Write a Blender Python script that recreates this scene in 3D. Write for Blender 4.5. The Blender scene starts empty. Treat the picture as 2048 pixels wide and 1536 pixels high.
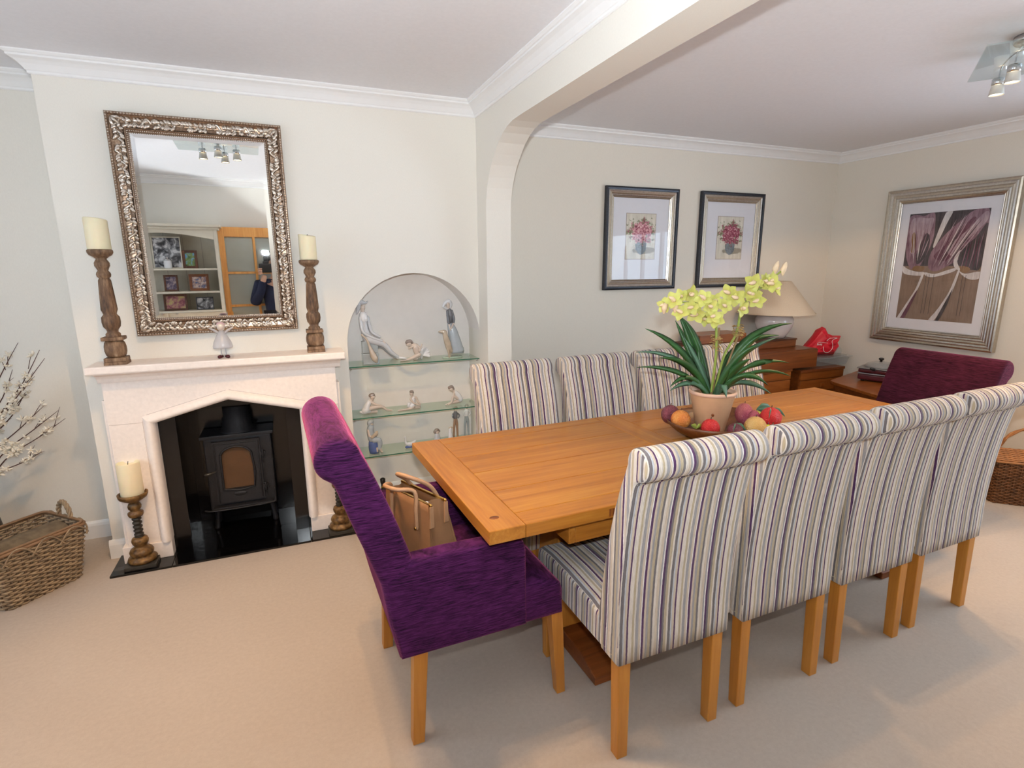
import bpy, bmesh, math, random
from math import sin, cos, pi, radians, sqrt, atan2
from mathutils import Vector, Matrix, geometry
random.seed(7)
S = bpy.context.scene
COL = S.collection

# ------------------------------------------------------------------ camera
cam_d = bpy.data.cameras.new('camera'); cam = bpy.data.objects.new('camera', cam_d); COL.objects.link(cam)
cam_d.sensor_width = 36.0; cam_d.lens = 36.0 * 1090.925 / 2048; cam_d.clip_start = 0.02
_y, _p, _r = radians(-22.294), radians(-12.283), radians(-0.328)
_f = Vector((-sin(_y)*cos(_p), cos(_y)*cos(_p), sin(_p))); _rt = Vector((cos(_y), sin(_y), 0)); _up = _rt.cross(_f)
_R = _rt*cos(_r) + _up*sin(_r); _U = _up*cos(_r) - _rt*sin(_r)
cam.matrix_world = Matrix(((_R.x, _U.x, -_f.x, .945), (_R.y, _U.y, -_f.y, -3.219), (_R.z, _U.z, -_f.z, 1.493), (0, 0, 0, 1)))
S.camera = cam

# ------------------------------------------------------------------ world, lights, exposure
W = bpy.data.worlds.new('world'); S.world = W; W.use_nodes = True
W.node_tree.nodes['Background'].inputs[0].default_value = (.80, .88, 1.0, 1)
W.node_tree.nodes['Background'].inputs[1].default_value = 1.2
S.view_settings.view_transform = 'Standard'; S.view_settings.look = 'None'
S.view_settings.gamma = 1.0; S.view_settings.use_curve_mapping = False
S.view_settings.exposure = 0.03
S.cycles.max_bounces = 7; S.cycles.use_light_tree = False; S.cycles.diffuse_bounces = 4; S.cycles.glossy_bounces = 3; S.cycles.transmission_bounces = 3; S.cycles.transparent_max_bounces = 10
S.cycles.use_adaptive_sampling = True; S.cycles.adaptive_threshold = .03; S.cycles.caustics_reflective = False; S.cycles.caustics_refractive = False
FLASH_W, WIN_R_W, WIN_L_W, SPOT_W = 56.0, 43.0, 16.0, 30.0
def area(name, loc, direction, sx, sy, power, col, shape='RECTANGLE'):
    d = bpy.data.lights.new(name, 'AREA'); d.shape = shape; d.size = sx; d.size_y = sy; d.energy = power; d.color = col
    o = bpy.data.objects.new(name, d); COL.objects.link(o); o.location = loc
    o.rotation_euler = Vector(direction).to_track_quat('-Z', 'Y').to_euler(); return o
# photographer's flash head, just above the lens
area('camera_flash', (.95, -3.232, 1.635), (.42, .66, .62), .07, .04, FLASH_W, (.89, .955, 1.0))
# daylight entering through the two windows
area('window_daylight_east', (5.56, -2.55, 1.35), (-1, .12, -.12), 1.5, 1.1, WIN_R_W, (.72, .86, 1.0))
area('window_daylight_west', (-1.36, -1.55, 1.40), (1, .05, -.12), 1.9, 1.2, WIN_L_W, (.72, .86, 1.0))

# ------------------------------------------------------------------ materials
def srgb(r, g, b):
    def c(v):
        v /= 255.0
        return v/12.92 if v <= .04045 else ((v+.055)/1.055)**2.4
    return (c(r), c(g), c(b), 1)
class NT:
    def __init__(s, name):
        s.m = bpy.data.materials.new(name); s.m.use_nodes = True; s.t = s.m.node_tree
        s.b = s.t.nodes['Principled BSDF']; s.n = s.t.nodes; s.l = s.t.links
    def node(s, typ, **kw):
        n = s.n.new(typ)
        for k, v in kw.items():
            if k.startswith('i_'): n.inputs[k[2:].replace('_', ' ')].default_value = v
            else: setattr(n, k, v)
        return n
    def link(s, a, b): s.l.new(a, b)
    def coord(s, scale=(1, 1, 1), rnd=0.0, out='Object'):
        tc = s.node('ShaderNodeTexCoord'); mp = s.node('ShaderNodeMapping'); mp.inputs['Scale'].default_value = scale
        v = tc.outputs[out]
        if rnd:
            oi = s.node('ShaderNodeObjectInfo'); mul = s.node('ShaderNodeMath', operation='MULTIPLY'); mul.inputs[1].default_value = rnd
            s.link(oi.outputs['Random'], mul.inputs[0]); ad = s.node('ShaderNodeVectorMath', operation='ADD')
            s.link(v, ad.inputs[0]); s.link(mul.outputs[0], ad.inputs[1]); v = ad.outputs[0]
        s.link(v, mp.inputs[0]); return mp.outputs[0]
    def noise(s, vec, scale, detail=3, rough=.55, dist=0.0):
        n = s.node('ShaderNodeTexNoise'); n.inputs['Scale'].default_value = scale; n.inputs['Detail'].default_value = detail
        n.inputs['Roughness'].default_value = rough; n.inputs['Distortion'].default_value = dist; s.link(vec, n.inputs['Vector']); return n.outputs[0]
    def ramp(s, fac, stops, interp='LINEAR'):
        r = s.node('ShaderNodeValToRGB'); r.color_ramp.interpolation = interp; e = r.color_ramp.elements
        while len(e) > len(stops): e.remove(e[-1])
        while len(e) < len(stops): e.new(1)
        for el, (p, c) in zip(e, stops): el.position = p; el.color = c
        s.link(fac, r.inputs[0]); return r.outputs[0]
    def bump(s, h, strength=.2, dist=.01):
        b = s.node('ShaderNodeBump'); b.inputs['Strength'].default_value = strength; b.inputs['Distance'].default_value = dist
        s.link(h, b.inputs['Height']); s.link(b.outputs[0], s.b.inputs['Normal'])
    def set(s, **kw):
        for k, v in kw.items(): s.b.inputs[k.replace('_', ' ')].default_value = v
        return s
MATS = {}
def plain(name, rgb, rough=.5, metal=0.0, var=.06, scale=20, bump=0.0, spec=.5, **kw):
    if name in MATS: return MATS[name]
    t = NT(name); c = srgb(*rgb); v = t.coord()
    n = t.noise(v, scale, 3)
    lo = tuple(x*(1-var) for x in c[:3])+(1,); hi = tuple(min(1, x*(1+var)) for x in c[:3])+(1,)
    t.link(t.ramp(n, [(.3, lo), (.7, hi)]), t.b.inputs['Base Color'])
    t.b.inputs['Roughness'].default_value = rough; t.b.inputs['Metallic'].default_value = metal; t.b.inputs['Specular IOR Level'].default_value = spec
    for k, val in kw.items(): t.b.inputs[k.replace('_', ' ')].default_value = val
    if bump: t.bump(n, bump, .004)
    MATS[name] = t.m; return t.m
def wood(name, dark, mid, light, axis=0, rough=.42, ring=9.0, rnd=3.0, knots=False, bump=.06):
    t = NT(name); sc = [7.0, 7.0, 7.0]; sc[axis] = .55
    v = t.coord(tuple(sc), rnd); n1 = t.noise(v, ring*.35, 4, .6, .6)
    sc2 = [60.0, 60.0, 60.0]; sc2[axis] = 2.5
    v2 = t.coord(tuple(sc2), rnd); n2 = t.noise(v2, 1.6, 3, .6)
    mx = t.node('ShaderNodeMix', data_type='FLOAT'); mx.inputs[0].default_value = .35; t.link(n1, mx.inputs[2]); t.link(n2, mx.inputs[3])
    t.link(t.ramp(mx.outputs[0], [(.28, srgb(*dark)), (.5, srgb(*mid)), (.72, srgb(*light))]), t.b.inputs['Base Color'])
    t.b.inputs['Roughness'].default_value = rough; t.bump(n2, bump, .003); MATS[name] = t.m; return t.m

M = MATS
# room
def carpet():
    t = NT('carpet'); v = t.coord(); n = t.noise(v, 900, 3, .7); n2 = t.noise(v, 60, 5, .7); n3 = t.noise(v, 2.2, 3, .5)
    mx = t.node('ShaderNodeMix', data_type='FLOAT'); mx.inputs[0].default_value = .28; t.link(n, mx.inputs[2]); t.link(n2, mx.inputs[3])
    mx2 = t.node('ShaderNodeMix', data_type='FLOAT'); mx2.inputs[0].default_value = .10; t.link(mx.outputs[0], mx2.inputs[2]); t.link(n3, mx2.inputs[3])
    t.link(t.ramp(mx2.outputs[0], [(.36, srgb(178, 163, 149)), (.64, srgb(204, 190, 176))]), t.b.inputs['Base Color'])
    t.b.inputs['Roughness'].default_value = 1.0; t.b.inputs['Specular IOR Level'].default_value = .1
    t.bump(n, .35, .003); M['carpet'] = t.m
carpet()
def paper(name, rgb, sc=300, b=.08):
    t = NT(name); v = t.coord((1, 1, .35)); n = t.noise(v, sc, 3, .6); c = srgb(*rgb)
    t.link(t.ramp(n, [(.3, tuple(x*.965 for x in c[:3])+(1,)), (.7, c)]), t.b.inputs['Base Color'])
    t.b.inputs['Roughness'].default_value = .85; t.b.inputs['Specular IOR Level'].default_value = .2; t.bump(n, b, .002); M[name] = t.m
paper('wall_cream', (237, 232, 222)); paper('wall_beige', (234, 227, 214)); paper('ceiling_paint', (241, 241, 245), 60, .04)
plain('gloss_white', (243, 242, 240), .35, var=.01)
plain('cornice_white', (242, 241, 240), .6, var=.01)
plain('niche_white', (236, 230, 224), .8, var=.015)
plain('stone', (247, 236, 228), .75, var=.035, scale=60, bump=.06)
plain('joint', (176, 160, 150), .9)
plain('granite', (7, 7, 9), .06, var=.5, scale=400, spec=.6)
plain('granite_panel', (12, 11, 13), .16, var=.4, scale=300, spec=.5)
plain('iron', (40, 39, 42), .55, .3, var=.15, scale=120, bump=.12)
plain('soot', (16, 16, 17), .8, var=.4, scale=30, bump=.2)
plain('firebrick', (128, 104, 80), .9, var=.2, scale=12)
plain('wax', (246, 232, 196), .45, var=.02, Subsurface_Weight=.15)
plain('wick', (40, 34, 30), .9)
wood('oak_x', (146, 86, 28), (176, 113, 40), (194, 138, 60), 0, .30)
wood('oak_y', (146, 86, 28), (178, 115, 42), (198, 142, 64), 1, .30)
wood('oak_z', (168, 106, 38), (188, 124, 48), (202, 140, 62), 2, .38)
wood('oak_dark', (92, 46, 18), (124, 66, 26), (150, 84, 38), 0, .4)
wood('bureau', (84, 42, 16), (116, 62, 26), (142, 82, 38), 0, .32)
wood('bureau_front', (102, 54, 18), (136, 76, 30), (160, 94, 44), 0, .32)
wood('bureau_dark', (66, 34, 18), (88, 48, 26), (110, 62, 34), 0, .3)
wood('door_pine', (196, 128, 58), (222, 156, 84), (238, 182, 112), 2, .35)
wood('bowl_wood', (66, 36, 18), (98, 58, 30), (126, 80, 46), 0, .4)
plain('dresser_cream', (218, 210, 192), .6, var=.03)
def carved():
    t = NT('carved_wood'); v = t.coord((1, 1, .25)); n = t.noise(v, 70, 5, .7); n2 = t.noise(v, 18, 3, .6)
    mx = t.node('ShaderNodeMix', data_type='FLOAT'); mx.inputs[0].default_value = .5; t.link(n, mx.inputs[2]); t.link(n2, mx.inputs[3])
    t.link(t.ramp(mx.outputs[0], [(.34, srgb(58, 40, 28)), (.48, srgb(108, 80, 56)), (.60, srgb(146, 116, 88)), (.70, srgb(182, 160, 136))]), t.b.inputs['Base Color'])
    t.b.inputs['Roughness'].default_value = .6; t.bump(n, .4, .004); M['carved_wood'] = t.m
carved()
def bronze():
    t = NT('bronzed_wood'); v = t.coord(); n = t.noise(v, 40, 4, .6)
    t.link(t.ramp(n, [(.35, srgb(70, 48, 24)), (.52, srgb(112, 80, 40)), (.68, srgb(140, 106, 58))]), t.b.inputs['Base Color'])
    t.b.inputs['Roughness'].default_value = .42; t.b.inputs['Metallic'].default_value = .25; M['bronzed_wood'] = t.m
bronze()
plain('bronze_dark', (62, 58, 52), .45, .35, var=.2, scale=50)
# metals, glass
plain('chrome', (210, 210, 212), .16, 1.0, var=.02)
plain('gold', (214, 172, 92), .28, 1.0, var=.05)
plain('silver_frame', (210, 206, 200), .28, 1.0, var=.12, scale=90)
plain('champagne_frame', (200, 191, 176), .28, 1.0, var=.10, scale=60)
plain('slate_frame', (62, 64, 70), .35, .7, var=.2, scale=120)
def mirror_mat():
    t = NT('mirror_silver'); t.b.inputs['Base Color'].default_value = (.93, .94, .93, 1); t.b.inputs['Metallic'].default_value = 1; t.b.inputs['Roughness'].default_value = .008
    v = t.coord(); n = t.noise(v, 3, 1); t.link(t.ramp(n, [(.3, (.92, .935, .925, 1)), (.7, (.94, .95, .94, 1))]), t.b.inputs['Base Color']); M['mirror_silver'] = t.m
mirror_mat()
def relief():
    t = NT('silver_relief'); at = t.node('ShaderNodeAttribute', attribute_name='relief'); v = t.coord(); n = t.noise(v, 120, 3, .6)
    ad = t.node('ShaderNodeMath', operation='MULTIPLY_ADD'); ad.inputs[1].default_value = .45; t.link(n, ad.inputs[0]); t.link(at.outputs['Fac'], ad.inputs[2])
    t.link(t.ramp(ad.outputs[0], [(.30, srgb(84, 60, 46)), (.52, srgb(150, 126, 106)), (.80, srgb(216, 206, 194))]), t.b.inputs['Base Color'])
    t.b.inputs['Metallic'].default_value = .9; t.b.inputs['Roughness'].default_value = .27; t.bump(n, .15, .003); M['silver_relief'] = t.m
relief()
def glassy(name, tint, alpha, rough=.02):
    # thin clear pane: transparent with a fresnel gloss, plus a little body colour
    t = NT(name); tr = t.node('ShaderNodeBsdfTransparent'); tr.inputs[0].default_value = tint
    gl = t.node('ShaderNodeBsdfGlossy'); gl.inputs['Roughness'].default_value = rough
    fr = t.node('ShaderNodeFresnel'); fr.inputs[0].default_value = 1.45
    m1 = t.node('ShaderNodeMixShader'); ge = t.node('ShaderNodeNewGeometry'); iv = t.node('ShaderNodeMath', operation='SUBTRACT'); iv.inputs[0].default_value = 1; t.link(ge.outputs['Backfacing'], iv.inputs[1]); fm = t.node('ShaderNodeMath', operation='MULTIPLY'); t.link(fr.outputs[0], fm.inputs[0]); t.link(iv.outputs[0], fm.inputs[1]); t.link(fm.outputs[0], m1.inputs[0]); t.link(tr.outputs[0], m1.inputs[1]); t.link(gl.outputs[0], m1.inputs[2])
    v = t.coord(); n = t.noise(v, 5, 1); t.link(t.ramp(n, [(.3, tuple(x*.80 for x in tint[:3])+(1,)), (.7, tuple(x*.86 for x in tint[:3])+(1,))]), t.b.inputs['Base Color']); t.b.inputs['Roughness'].default_value = max(.1, rough)
    m2 = t.node('ShaderNodeMixShader'); m2.inputs[0].default_value = alpha; t.link(m1.outputs[0], m2.inputs[1]); t.link(t.b.outputs[0], m2.inputs[2]); t.link(m2.outputs[0], t.n['Material Output'].inputs[0]); M[name] = t.m
glassy('shelf_glass', (.90, .97, .93, 1), .04); glassy('picture_glass', (.99, .99, .99, 1), .0); glassy('clear_plastic', (.93, .95, .96, 1), .20, .15)
glassy('window_glass', (.96, .98, 1, 1), .02); glassy('door_glass', (.88, .90, .84, 1), .45, .2); glassy('stove_glass', (.62, .46, .32, 1), .12, .05); glassy('plate_glass', (.90, .95, .94, 1), .05)
glassy('angel_glass', (.90, .89, .91, 1), .45, .25)
plain('glass_edge', (36, 106, 82), .1, var=.1, spec=.8)
plain('frosted', (238, 236, 230), .5, var=.01, Transmission_Weight=.3)
def emit(name, rgb, st):
    t = NT(name); t.b.inputs['Base Color'].default_value = srgb(*rgb); t.b.inputs['Emission Color'].default_value = srgb(*rgb); t.b.inputs['Emission Strength'].default_value = st
    v = t.coord(); n = t.noise(v, 30, 1); t.link(t.ramp(n, [(.3, srgb(*rgb)), (.7, srgb(*[min(255, c+2) for c in rgb]))]), t.b.inputs['Emission Color']); M[name] = t.m
emit('bulb_glow', (255, 232, 190), 14)
# fabrics
def stripes():
    t = NT('striped_chenille'); tc = t.node('ShaderNodeTexCoord'); so = t.node('ShaderNodeSeparateXYZ'); t.link(tc.outputs['Object'], so.inputs[0])
    sn = t.node('ShaderNodeSeparateXYZ'); t.link(tc.outputs['Normal'], sn.inputs[0])
    ab = t.node('ShaderNodeMath', operation='ABSOLUTE'); t.link(sn.outputs[0], ab.inputs[0]); gt = t.node('ShaderNodeMath', operation='GREATER_THAN'); gt.inputs[1].default_value = .72; t.link(ab.outputs[0], gt.inputs[0])
    yo = t.node('ShaderNodeMath', operation='ADD'); yo.inputs[1].default_value = .137; t.link(so.outputs[1], yo.inputs[0])
    mx = t.node('ShaderNodeMix', data_type='FLOAT'); t.link(gt.outputs[0], mx.inputs[0]); t.link(so.outputs[0], mx.inputs[2]); t.link(yo.outputs[0], mx.inputs[3])
    # wobbly yarn
    nv = t.coord((1, 1, 1)); wob = t.noise(nv, 90, 2, .5); wm = t.node('ShaderNodeMath', operation='MULTIPLY_ADD'); wm.inputs[1].default_value = .0020; t.link(wob, wm.inputs[0]); t.link(mx.outputs[0], wm.inputs[2])
    oi = t.node('ShaderNodeObjectInfo'); rr = t.node('ShaderNodeMath', operation='MULTIPLY_ADD'); rr.inputs[1].default_value = 0.0; t.link(oi.outputs['Random'], rr.inputs[0]); t.link(wm.outputs[0], rr.inputs[2])
    dv = t.node('ShaderNodeMath', operation='DIVIDE'); dv.inputs[1].default_value = .172; t.link(rr.outputs[0], dv.inputs[0])
    fr = t.node('ShaderNodeMath', operation='FRACT'); t.link(dv.outputs[0], fr.inputs[0])
    CR, BG, GY, PU, DG, WH, OL, LB = (216, 207, 197), (202, 187, 170), (156, 153, 155), (80, 48, 86), (112, 106, 108), (230, 226, 223), (182, 166, 140), (188, 190, 196)
    seq = [(CR, 4), (OL, 4), (CR, 3), (GY, 5), (BG, 4), (WH, 2), (PU, 4), (BG, 4), (GY, 4), (OL, 5), (DG, 4), (CR, 4), (BG, 5), (GY, 3), (WH, 2), (PU, 4), (DG, 4), (OL, 5), (CR, 3), (DG, 5), (LB, 3), (BG, 4), (PU, 3), (CR, 3)]
    tot = sum(w for _, w in seq); stops = []; p = 0
    for c, w in seq: stops.append((p/tot, srgb(*c))); p += w
    colr = t.ramp(fr.outputs[0], stops, 'CONSTANT')
    fl = t.coord((260, 260, 30)); fn = t.noise(fl, 1.0, 3, .65); mixc = t.node('ShaderNodeMix', data_type='RGBA', blend_type='MULTIPLY'); mixc.inputs[0].default_value = .5
    t.link(colr, mixc.inputs[6]); t.link(t.ramp(fn, [(.3, (.66, .66, .66, 1)), (.65, (1.1, 1.1, 1.1, 1))]), mixc.inputs[7]); t.link(mixc.outputs[2], t.b.inputs['Base Color'])
    t.b.inputs['Roughness'].default_value = .95; t.b.inputs['Specular IOR Level'].default_value = .15; t.b.inputs['Sheen Weight'].default_value = .15
    rib = t.node('ShaderNodeMath', operation='MULTIPLY'); rib.inputs[1].default_value = 1000.0; t.link(rr.outputs[0], rib.inputs[0]); rs = t.node('ShaderNodeMath', operation='SINE'); t.link(rib.outputs[0], rs.inputs[0])
    ad = t.node('ShaderNodeMath', operation='MULTIPLY_ADD'); ad.inputs[1].default_value = .25; t.link(rs.outputs[0], ad.inputs[0]); t.link(fn, ad.inputs[2])
    t.bump(ad.outputs[0], .5, .003); M['striped_chenille'] = t.m
stripes()
def chenille(name, dark, mid, sheen):
    t = NT(name); v = t.coord((22, 22, 260)); n = t.noise(v, 1.0, 4, .65, .3); v2 = t.coord(); n2 = t.noise(v2, 8, 3)
    mx = t.node('ShaderNodeMix', data_type='FLOAT'); mx.inputs[0].default_value = .25; t.link(n, mx.inputs[2]); t.link(n2, mx.inputs[3])
    t.link(t.ramp(mx.outputs[0], [(.38, srgb(*dark)), (.62, srgb(*mid))]), t.b.inputs['Base Color'])
    t.b.inputs['Roughness'].default_value = .9; t.b.inputs['Specular IOR Level'].default_value = .12
    t.b.inputs['Sheen Weight'].default_value = .62; t.b.inputs['Sheen Roughness'].default_value = .30; t.b.inputs['Sheen Tint'].default_value = srgb(*sheen)
    t.bump(n, .6, .004); M[name] = t.m
chenille('purple_chenille', (30, 10, 34), (82, 32, 82), (232, 116, 160))
chenille('plum_chenille', (36, 12, 26), (78, 30, 50), (200, 90, 120))
plain('leather', (150, 110, 76), .45, var=.12, scale=15, bump=.08)
plain('leather_light', (172, 132, 98), .45, var=.1, scale=15)
plain('leather_dark', (112, 80, 54), .55, var=.15)
plain('linen_shade', (214, 196, 172), .9, var=.05, scale=200, bump=.1)
plain('ceramic', (226, 214, 208), .12, var=.02, Coat_Weight=.4)
plain('terracotta', (206, 164, 126), .85, var=.10, scale=10)
plain('terracotta_rim', (226, 188, 164), .85, var=.06)
plain('potting', (156, 126, 92), 1.0, var=.4, scale=120, bump=.5)
plain('leaf', (44, 88, 42), .38, var=.3, scale=8, spec=.5)
plain('leaf_blue', (74, 112, 88), .45, var=.25, scale=8)
plain('petal', (216, 214, 116), .6, var=.12, scale=14, Subsurface_Weight=.1)
plain('petal_pink', (240, 214, 178), .6, var=.12, scale=30)
plain('stem', (150, 168, 74), .6, var=.15)
plain('cane', (150, 122, 82), .7, var=.2)
plain('raffia', (176, 146, 92), .9, var=.3, scale=80)
plain('blossom', (232, 224, 208), .8, var=.03)
plain('blossom_eye', (206, 168, 82), .8)
plain('twig', (84, 58, 50), .8, var=.25, scale=60)
def beads(name, rgb, rgb2):
    t = NT(name); v = t.coord(); vo = t.node('ShaderNodeTexVoronoi'); vo.inputs['Scale'].default_value = 260; t.link(v, vo.inputs['Vector']); n = t.noise(v, 22, 2)
    t.link(t.ramp(n, [(.35, srgb(*rgb)), (.65, srgb(*rgb2))]), t.b.inputs['Base Color']); t.b.inputs['Roughness'].default_value = .3
    iv = t.node('ShaderNodeMath', operation='SUBTRACT'); iv.inputs[0].default_value = 1; t.link(vo.outputs['Distance'], iv.inputs[1]); t.bump(iv.outputs[0], .8, .004); M[name] = t.m
beads('bead_red', (196, 26, 36), (216, 52, 50)); beads('bead_orange', (222, 128, 58), (232, 156, 78)); beads('bead_gold', (206, 158, 84), (224, 186, 120))
beads('bead_plum', (96, 42, 58), (140, 70, 82)); beads('bead_yellow', (204, 204, 40), (226, 226, 84)); beads('bead_pink', (172, 78, 98), (196, 110, 116))
plain('wicker', (160, 138, 110), .7, var=.35, scale=26); plain('wicker_dark', (118, 98, 78), .7, var=.3, scale=30); plain('cane_orange', (134, 102, 72), .5, var=.2, scale=20)
plain('hamper_wicker', (112, 70, 36), .6, var=.35, scale=24); plain('hamper_light', (164, 108, 58), .55, var=.3, scale=24)
plain('bark', (112, 96, 74), .95, var=.35, scale=24, bump=.7); plain('cut_wood', (176, 150, 112), .9, var=.15)
plain('red_plastic', (212, 20, 44), .4, var=.1, scale=18, bump=.2)
plain('white_print', (244, 236, 236), .6, var=.01)
plain('black_plastic', (20, 19, 20), .35, var=.1); plain('dark_red_enamel', (74, 22, 30), .25, var=.1); plain('steel', (150, 150, 150), .35, .9)
plain('ebony', (26, 22, 20), .3, var=.3)
plain('porc_white', (226, 226, 228), .15, var=.02, Coat_Weight=.5); plain('porc_grey', (192, 194, 198), .15, var=.05, Coat_Weight=.5)
plain('porc_blue', (176, 184, 190), .15, var=.06, Coat_Weight=.5); plain('porc_flesh', (210, 194, 181), .18, var=.04, Coat_Weight=.5)
plain('porc_brown', (158, 128, 104), .18, var=.1, Coat_Weight=.5); plain('porc_dark', (108, 108, 112), .15, var=.15, Coat_Weight=.5)
plain('porc_cobalt', (88, 106, 158), .15, var=.1, Coat_Weight=.5); plain('porc_hair', (140, 126, 118), .2, var=.1, Coat_Weight=.4)
plain('porc_lute', (188, 174, 158), .2, var=.12, Coat_Weight=.4); plain('porc_teal', (158, 168, 172), .18, var=.18, scale=8, Coat_Weight=.4)
plain('porc_tan', (194, 176, 154), .2, var=.15, Coat_Weight=.4); plain('porc_green', (176, 196, 176), .18, var=.1, Coat_Weight=.4); plain('porc_pink', (206, 172, 176), .18, var=.05)
plain('mat_board', (226, 226, 232), .9, var=.01)
plain('skin', (206, 160, 134), .6, var=.05); plain('navy_cloth', (28, 34, 58), .9, var=.1, scale=60, bump=.1); plain('dark_cloth', (30, 30, 34), .9, var=.1, scale=60); plain('hair_brown', (52, 40, 32), .7, var=.2)

# ------------------------------------------------------------------ mesh helpers
class MB:
    def __init__(s): s.v = []; s.f = []; s.sm = []; s.mi = []; s.cur = 0; s.attr = []
    def add(s, vs, fs, smooth=False):
        o = len(s.v); s.v += [tuple(p) for p in vs]
        for f in fs: s.f.append(tuple(i+o for i in f)); s.sm.append(smooth); s.mi.append(s.cur)
        return s
    def box(s, x0, x1, y0, y1, z0, z1, b=0.0):
        if b <= 0:
            return s.add([(x0, y0, z0), (x1, y0, z0), (x1, y1, z0), (x0, y1, z0), (x0, y0, z1), (x1, y0, z1), (x1, y1, z1), (x0, y1, z1)],
                         [(3, 2, 1, 0), (4, 5, 6, 7), (0, 1, 5, 4), (1, 2, 6, 5), (2, 3, 7, 6), (3, 0, 4, 7)])
        b = min(b, (x1-x0)*.49, (y1-y0)*.49, (z1-z0)*.49)
        bm = bmesh.new(); bmesh.ops.create_cube(bm, size=1)
        for v in bm.verts: v.co = Vector(((x0+x1)/2+v.co.x*(x1-x0), (y0+y1)/2+v.co.y*(y1-y0), (z0+z1)/2+v.co.z*(z1-z0)))
        bmesh.ops.bevel(bm, geom=list(bm.edges), offset=b, segments=2, profile=.6, affect='EDGES')
        return s.bm(bm)
    def bm(s, bm, smooth=False):
        bm.verts.index_update(); s.add([v.co.copy() for v in bm.verts], [[v.index for v in f.verts] for f in bm.faces], smooth); bm.free(); return s
    def taper(s, cx, cy, z0, z1, w0, d0, w1, d1, b=0.0, sx=0, sy=0):
        # box tapering from (w0,d0) at z0 to (w1,d1) at z1, top shifted by sx, sy
        vs = [(cx-w0/2, cy-d0/2, z0), (cx+w0/2, cy-d0/2, z0), (cx+w0/2, cy+d0/2, z0), (cx-w0/2, cy+d0/2, z0),
              (cx+sx-w1/2, cy+sy-d1/2, z1), (cx+sx+w1/2, cy+sy-d1/2, z1), (cx+sx+w1/2, cy+sy+d1/2, z1), (cx+sx-w1/2, cy+sy+d1/2, z1)]
        fs = [(3, 2, 1, 0), (4, 5, 6, 7), (0, 1, 5, 4), (1, 2, 6, 5), (2, 3, 7, 6), (3, 0, 4, 7)]
        if b <= 0: return s.add(vs, fs)
        bm = bmesh.new(); bv = [bm.verts.new(v) for v in vs]
        for f in fs: bm.faces.new([bv[i] for i in f])
        bmesh.ops.bevel(bm, geom=list(bm.edges), offset=b, segments=2, profile=.6, affect='EDGES'); return s.bm(bm)
    def lathe(s, prof, n=24, c=(0, 0, 0), sx=1.0, sy=1.0, cap=True):
        vs = []; fs = []
        for r, z in prof:
            for k in range(n):
                a = 2*pi*k/n; vs.append((c[0]+r*cos(a)*sx, c[1]+r*sin(a)*sy, c[2]+z))
        for i in range(len(prof)-1):
            for k in range(n):
                k2 = (k+1) % n; fs.append((i*n+k, i*n+k2, (i+1)*n+k2, (i+1)*n+k))
        if cap:
            fs.append(tuple(reversed(range(n)))); fs.append(tuple(range((len(prof)-1)*n, len(prof)*n)))
        return s.add(vs, fs, True)
    def limb(s, pts, n=8, sub=4, caps=True, flat=1.0):
        # smooth tapered tube through (x,y,z,r) points with rounded ends
        P = [Vector(p[:3]) for p in pts]; Rr = [p[3] for p in pts]; C = []; Q = []
        if len(P) == 1: P = [P[0]-Vector((0, 0, .0001)), P[0]+Vector((0, 0, .0001))]; Rr = Rr*2
        for i in range(len(P)-1):
            p0 = P[max(i-1, 0)]; p1 = P[i]; p2 = P[i+1]; p3 = P[min(i+2, len(P)-1)]
            m = sub if len(P) > 2 else 1
            for k in range(m):
                t = k/m; t2 = t*t; t3 = t2*t
                C.append(.5*((2*p1)+(p2-p0)*t+(2*p0-5*p1+4*p2-p3)*t2+(3*p1-p0-3*p2+p3)*t3)); Q.append(Rr[i]*(1-t)+Rr[i+1]*t)
        C.append(P[-1]); Q.append(Rr[-1])
        if caps:
            d0 = (C[0]-C[1]).normalized(); d1 = (C[-1]-C[-2]).normalized(); r0, r1 = Q[0], Q[-1]
            pre = [(C[0]+d0*r0*sin(a), r0*cos(a)) for a in (1.45, 1.0, .5)]; post = [(C[-1]+d1*r1*sin(a), r1*cos(a)) for a in (.5, 1.0, 1.45)]
            C = [p for p, _ in pre]+C+[p for p, _ in post]; Q = [r for _, r in pre]+Q+[r for _, r in post]
        up = Vector((0, 0, 1)); T0 = (C[1]-C[0]).normalized()
        if abs(T0.dot(up)) > .95: up = Vector((0, 1, 0))
        side = T0.cross(up).normalized(); vs = []; fs = []
        for i, c in enumerate(C):
            T = (C[min(i+1, len(C)-1)]-C[max(i-1, 0)])
            if T.length < 1e-9: T = T0
            T.normalize(); side = (side-T*side.dot(T)); side.normalize(); b = T.cross(side)
            for k in range(n):
                a = 2*pi*k/n; vs.append(c+(side*cos(a)*flat+b*sin(a))*Q[i])
        for i in range(len(C)-1):
            for k in range(n): k2 = (k+1) % n; fs.append((i*n+k, i*n+k2, (i+1)*n+k2, (i+1)*n+k))
        fs.append(tuple(reversed(range(n)))); fs.append(tuple(range((len(C)-1)*n, len(C)*n)))
        return s.add(vs, fs, True)
    def tube(s, pts, r, n=6, sub=3): return s.limb([(p[0], p[1], p[2], r) for p in pts], n, sub)
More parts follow.
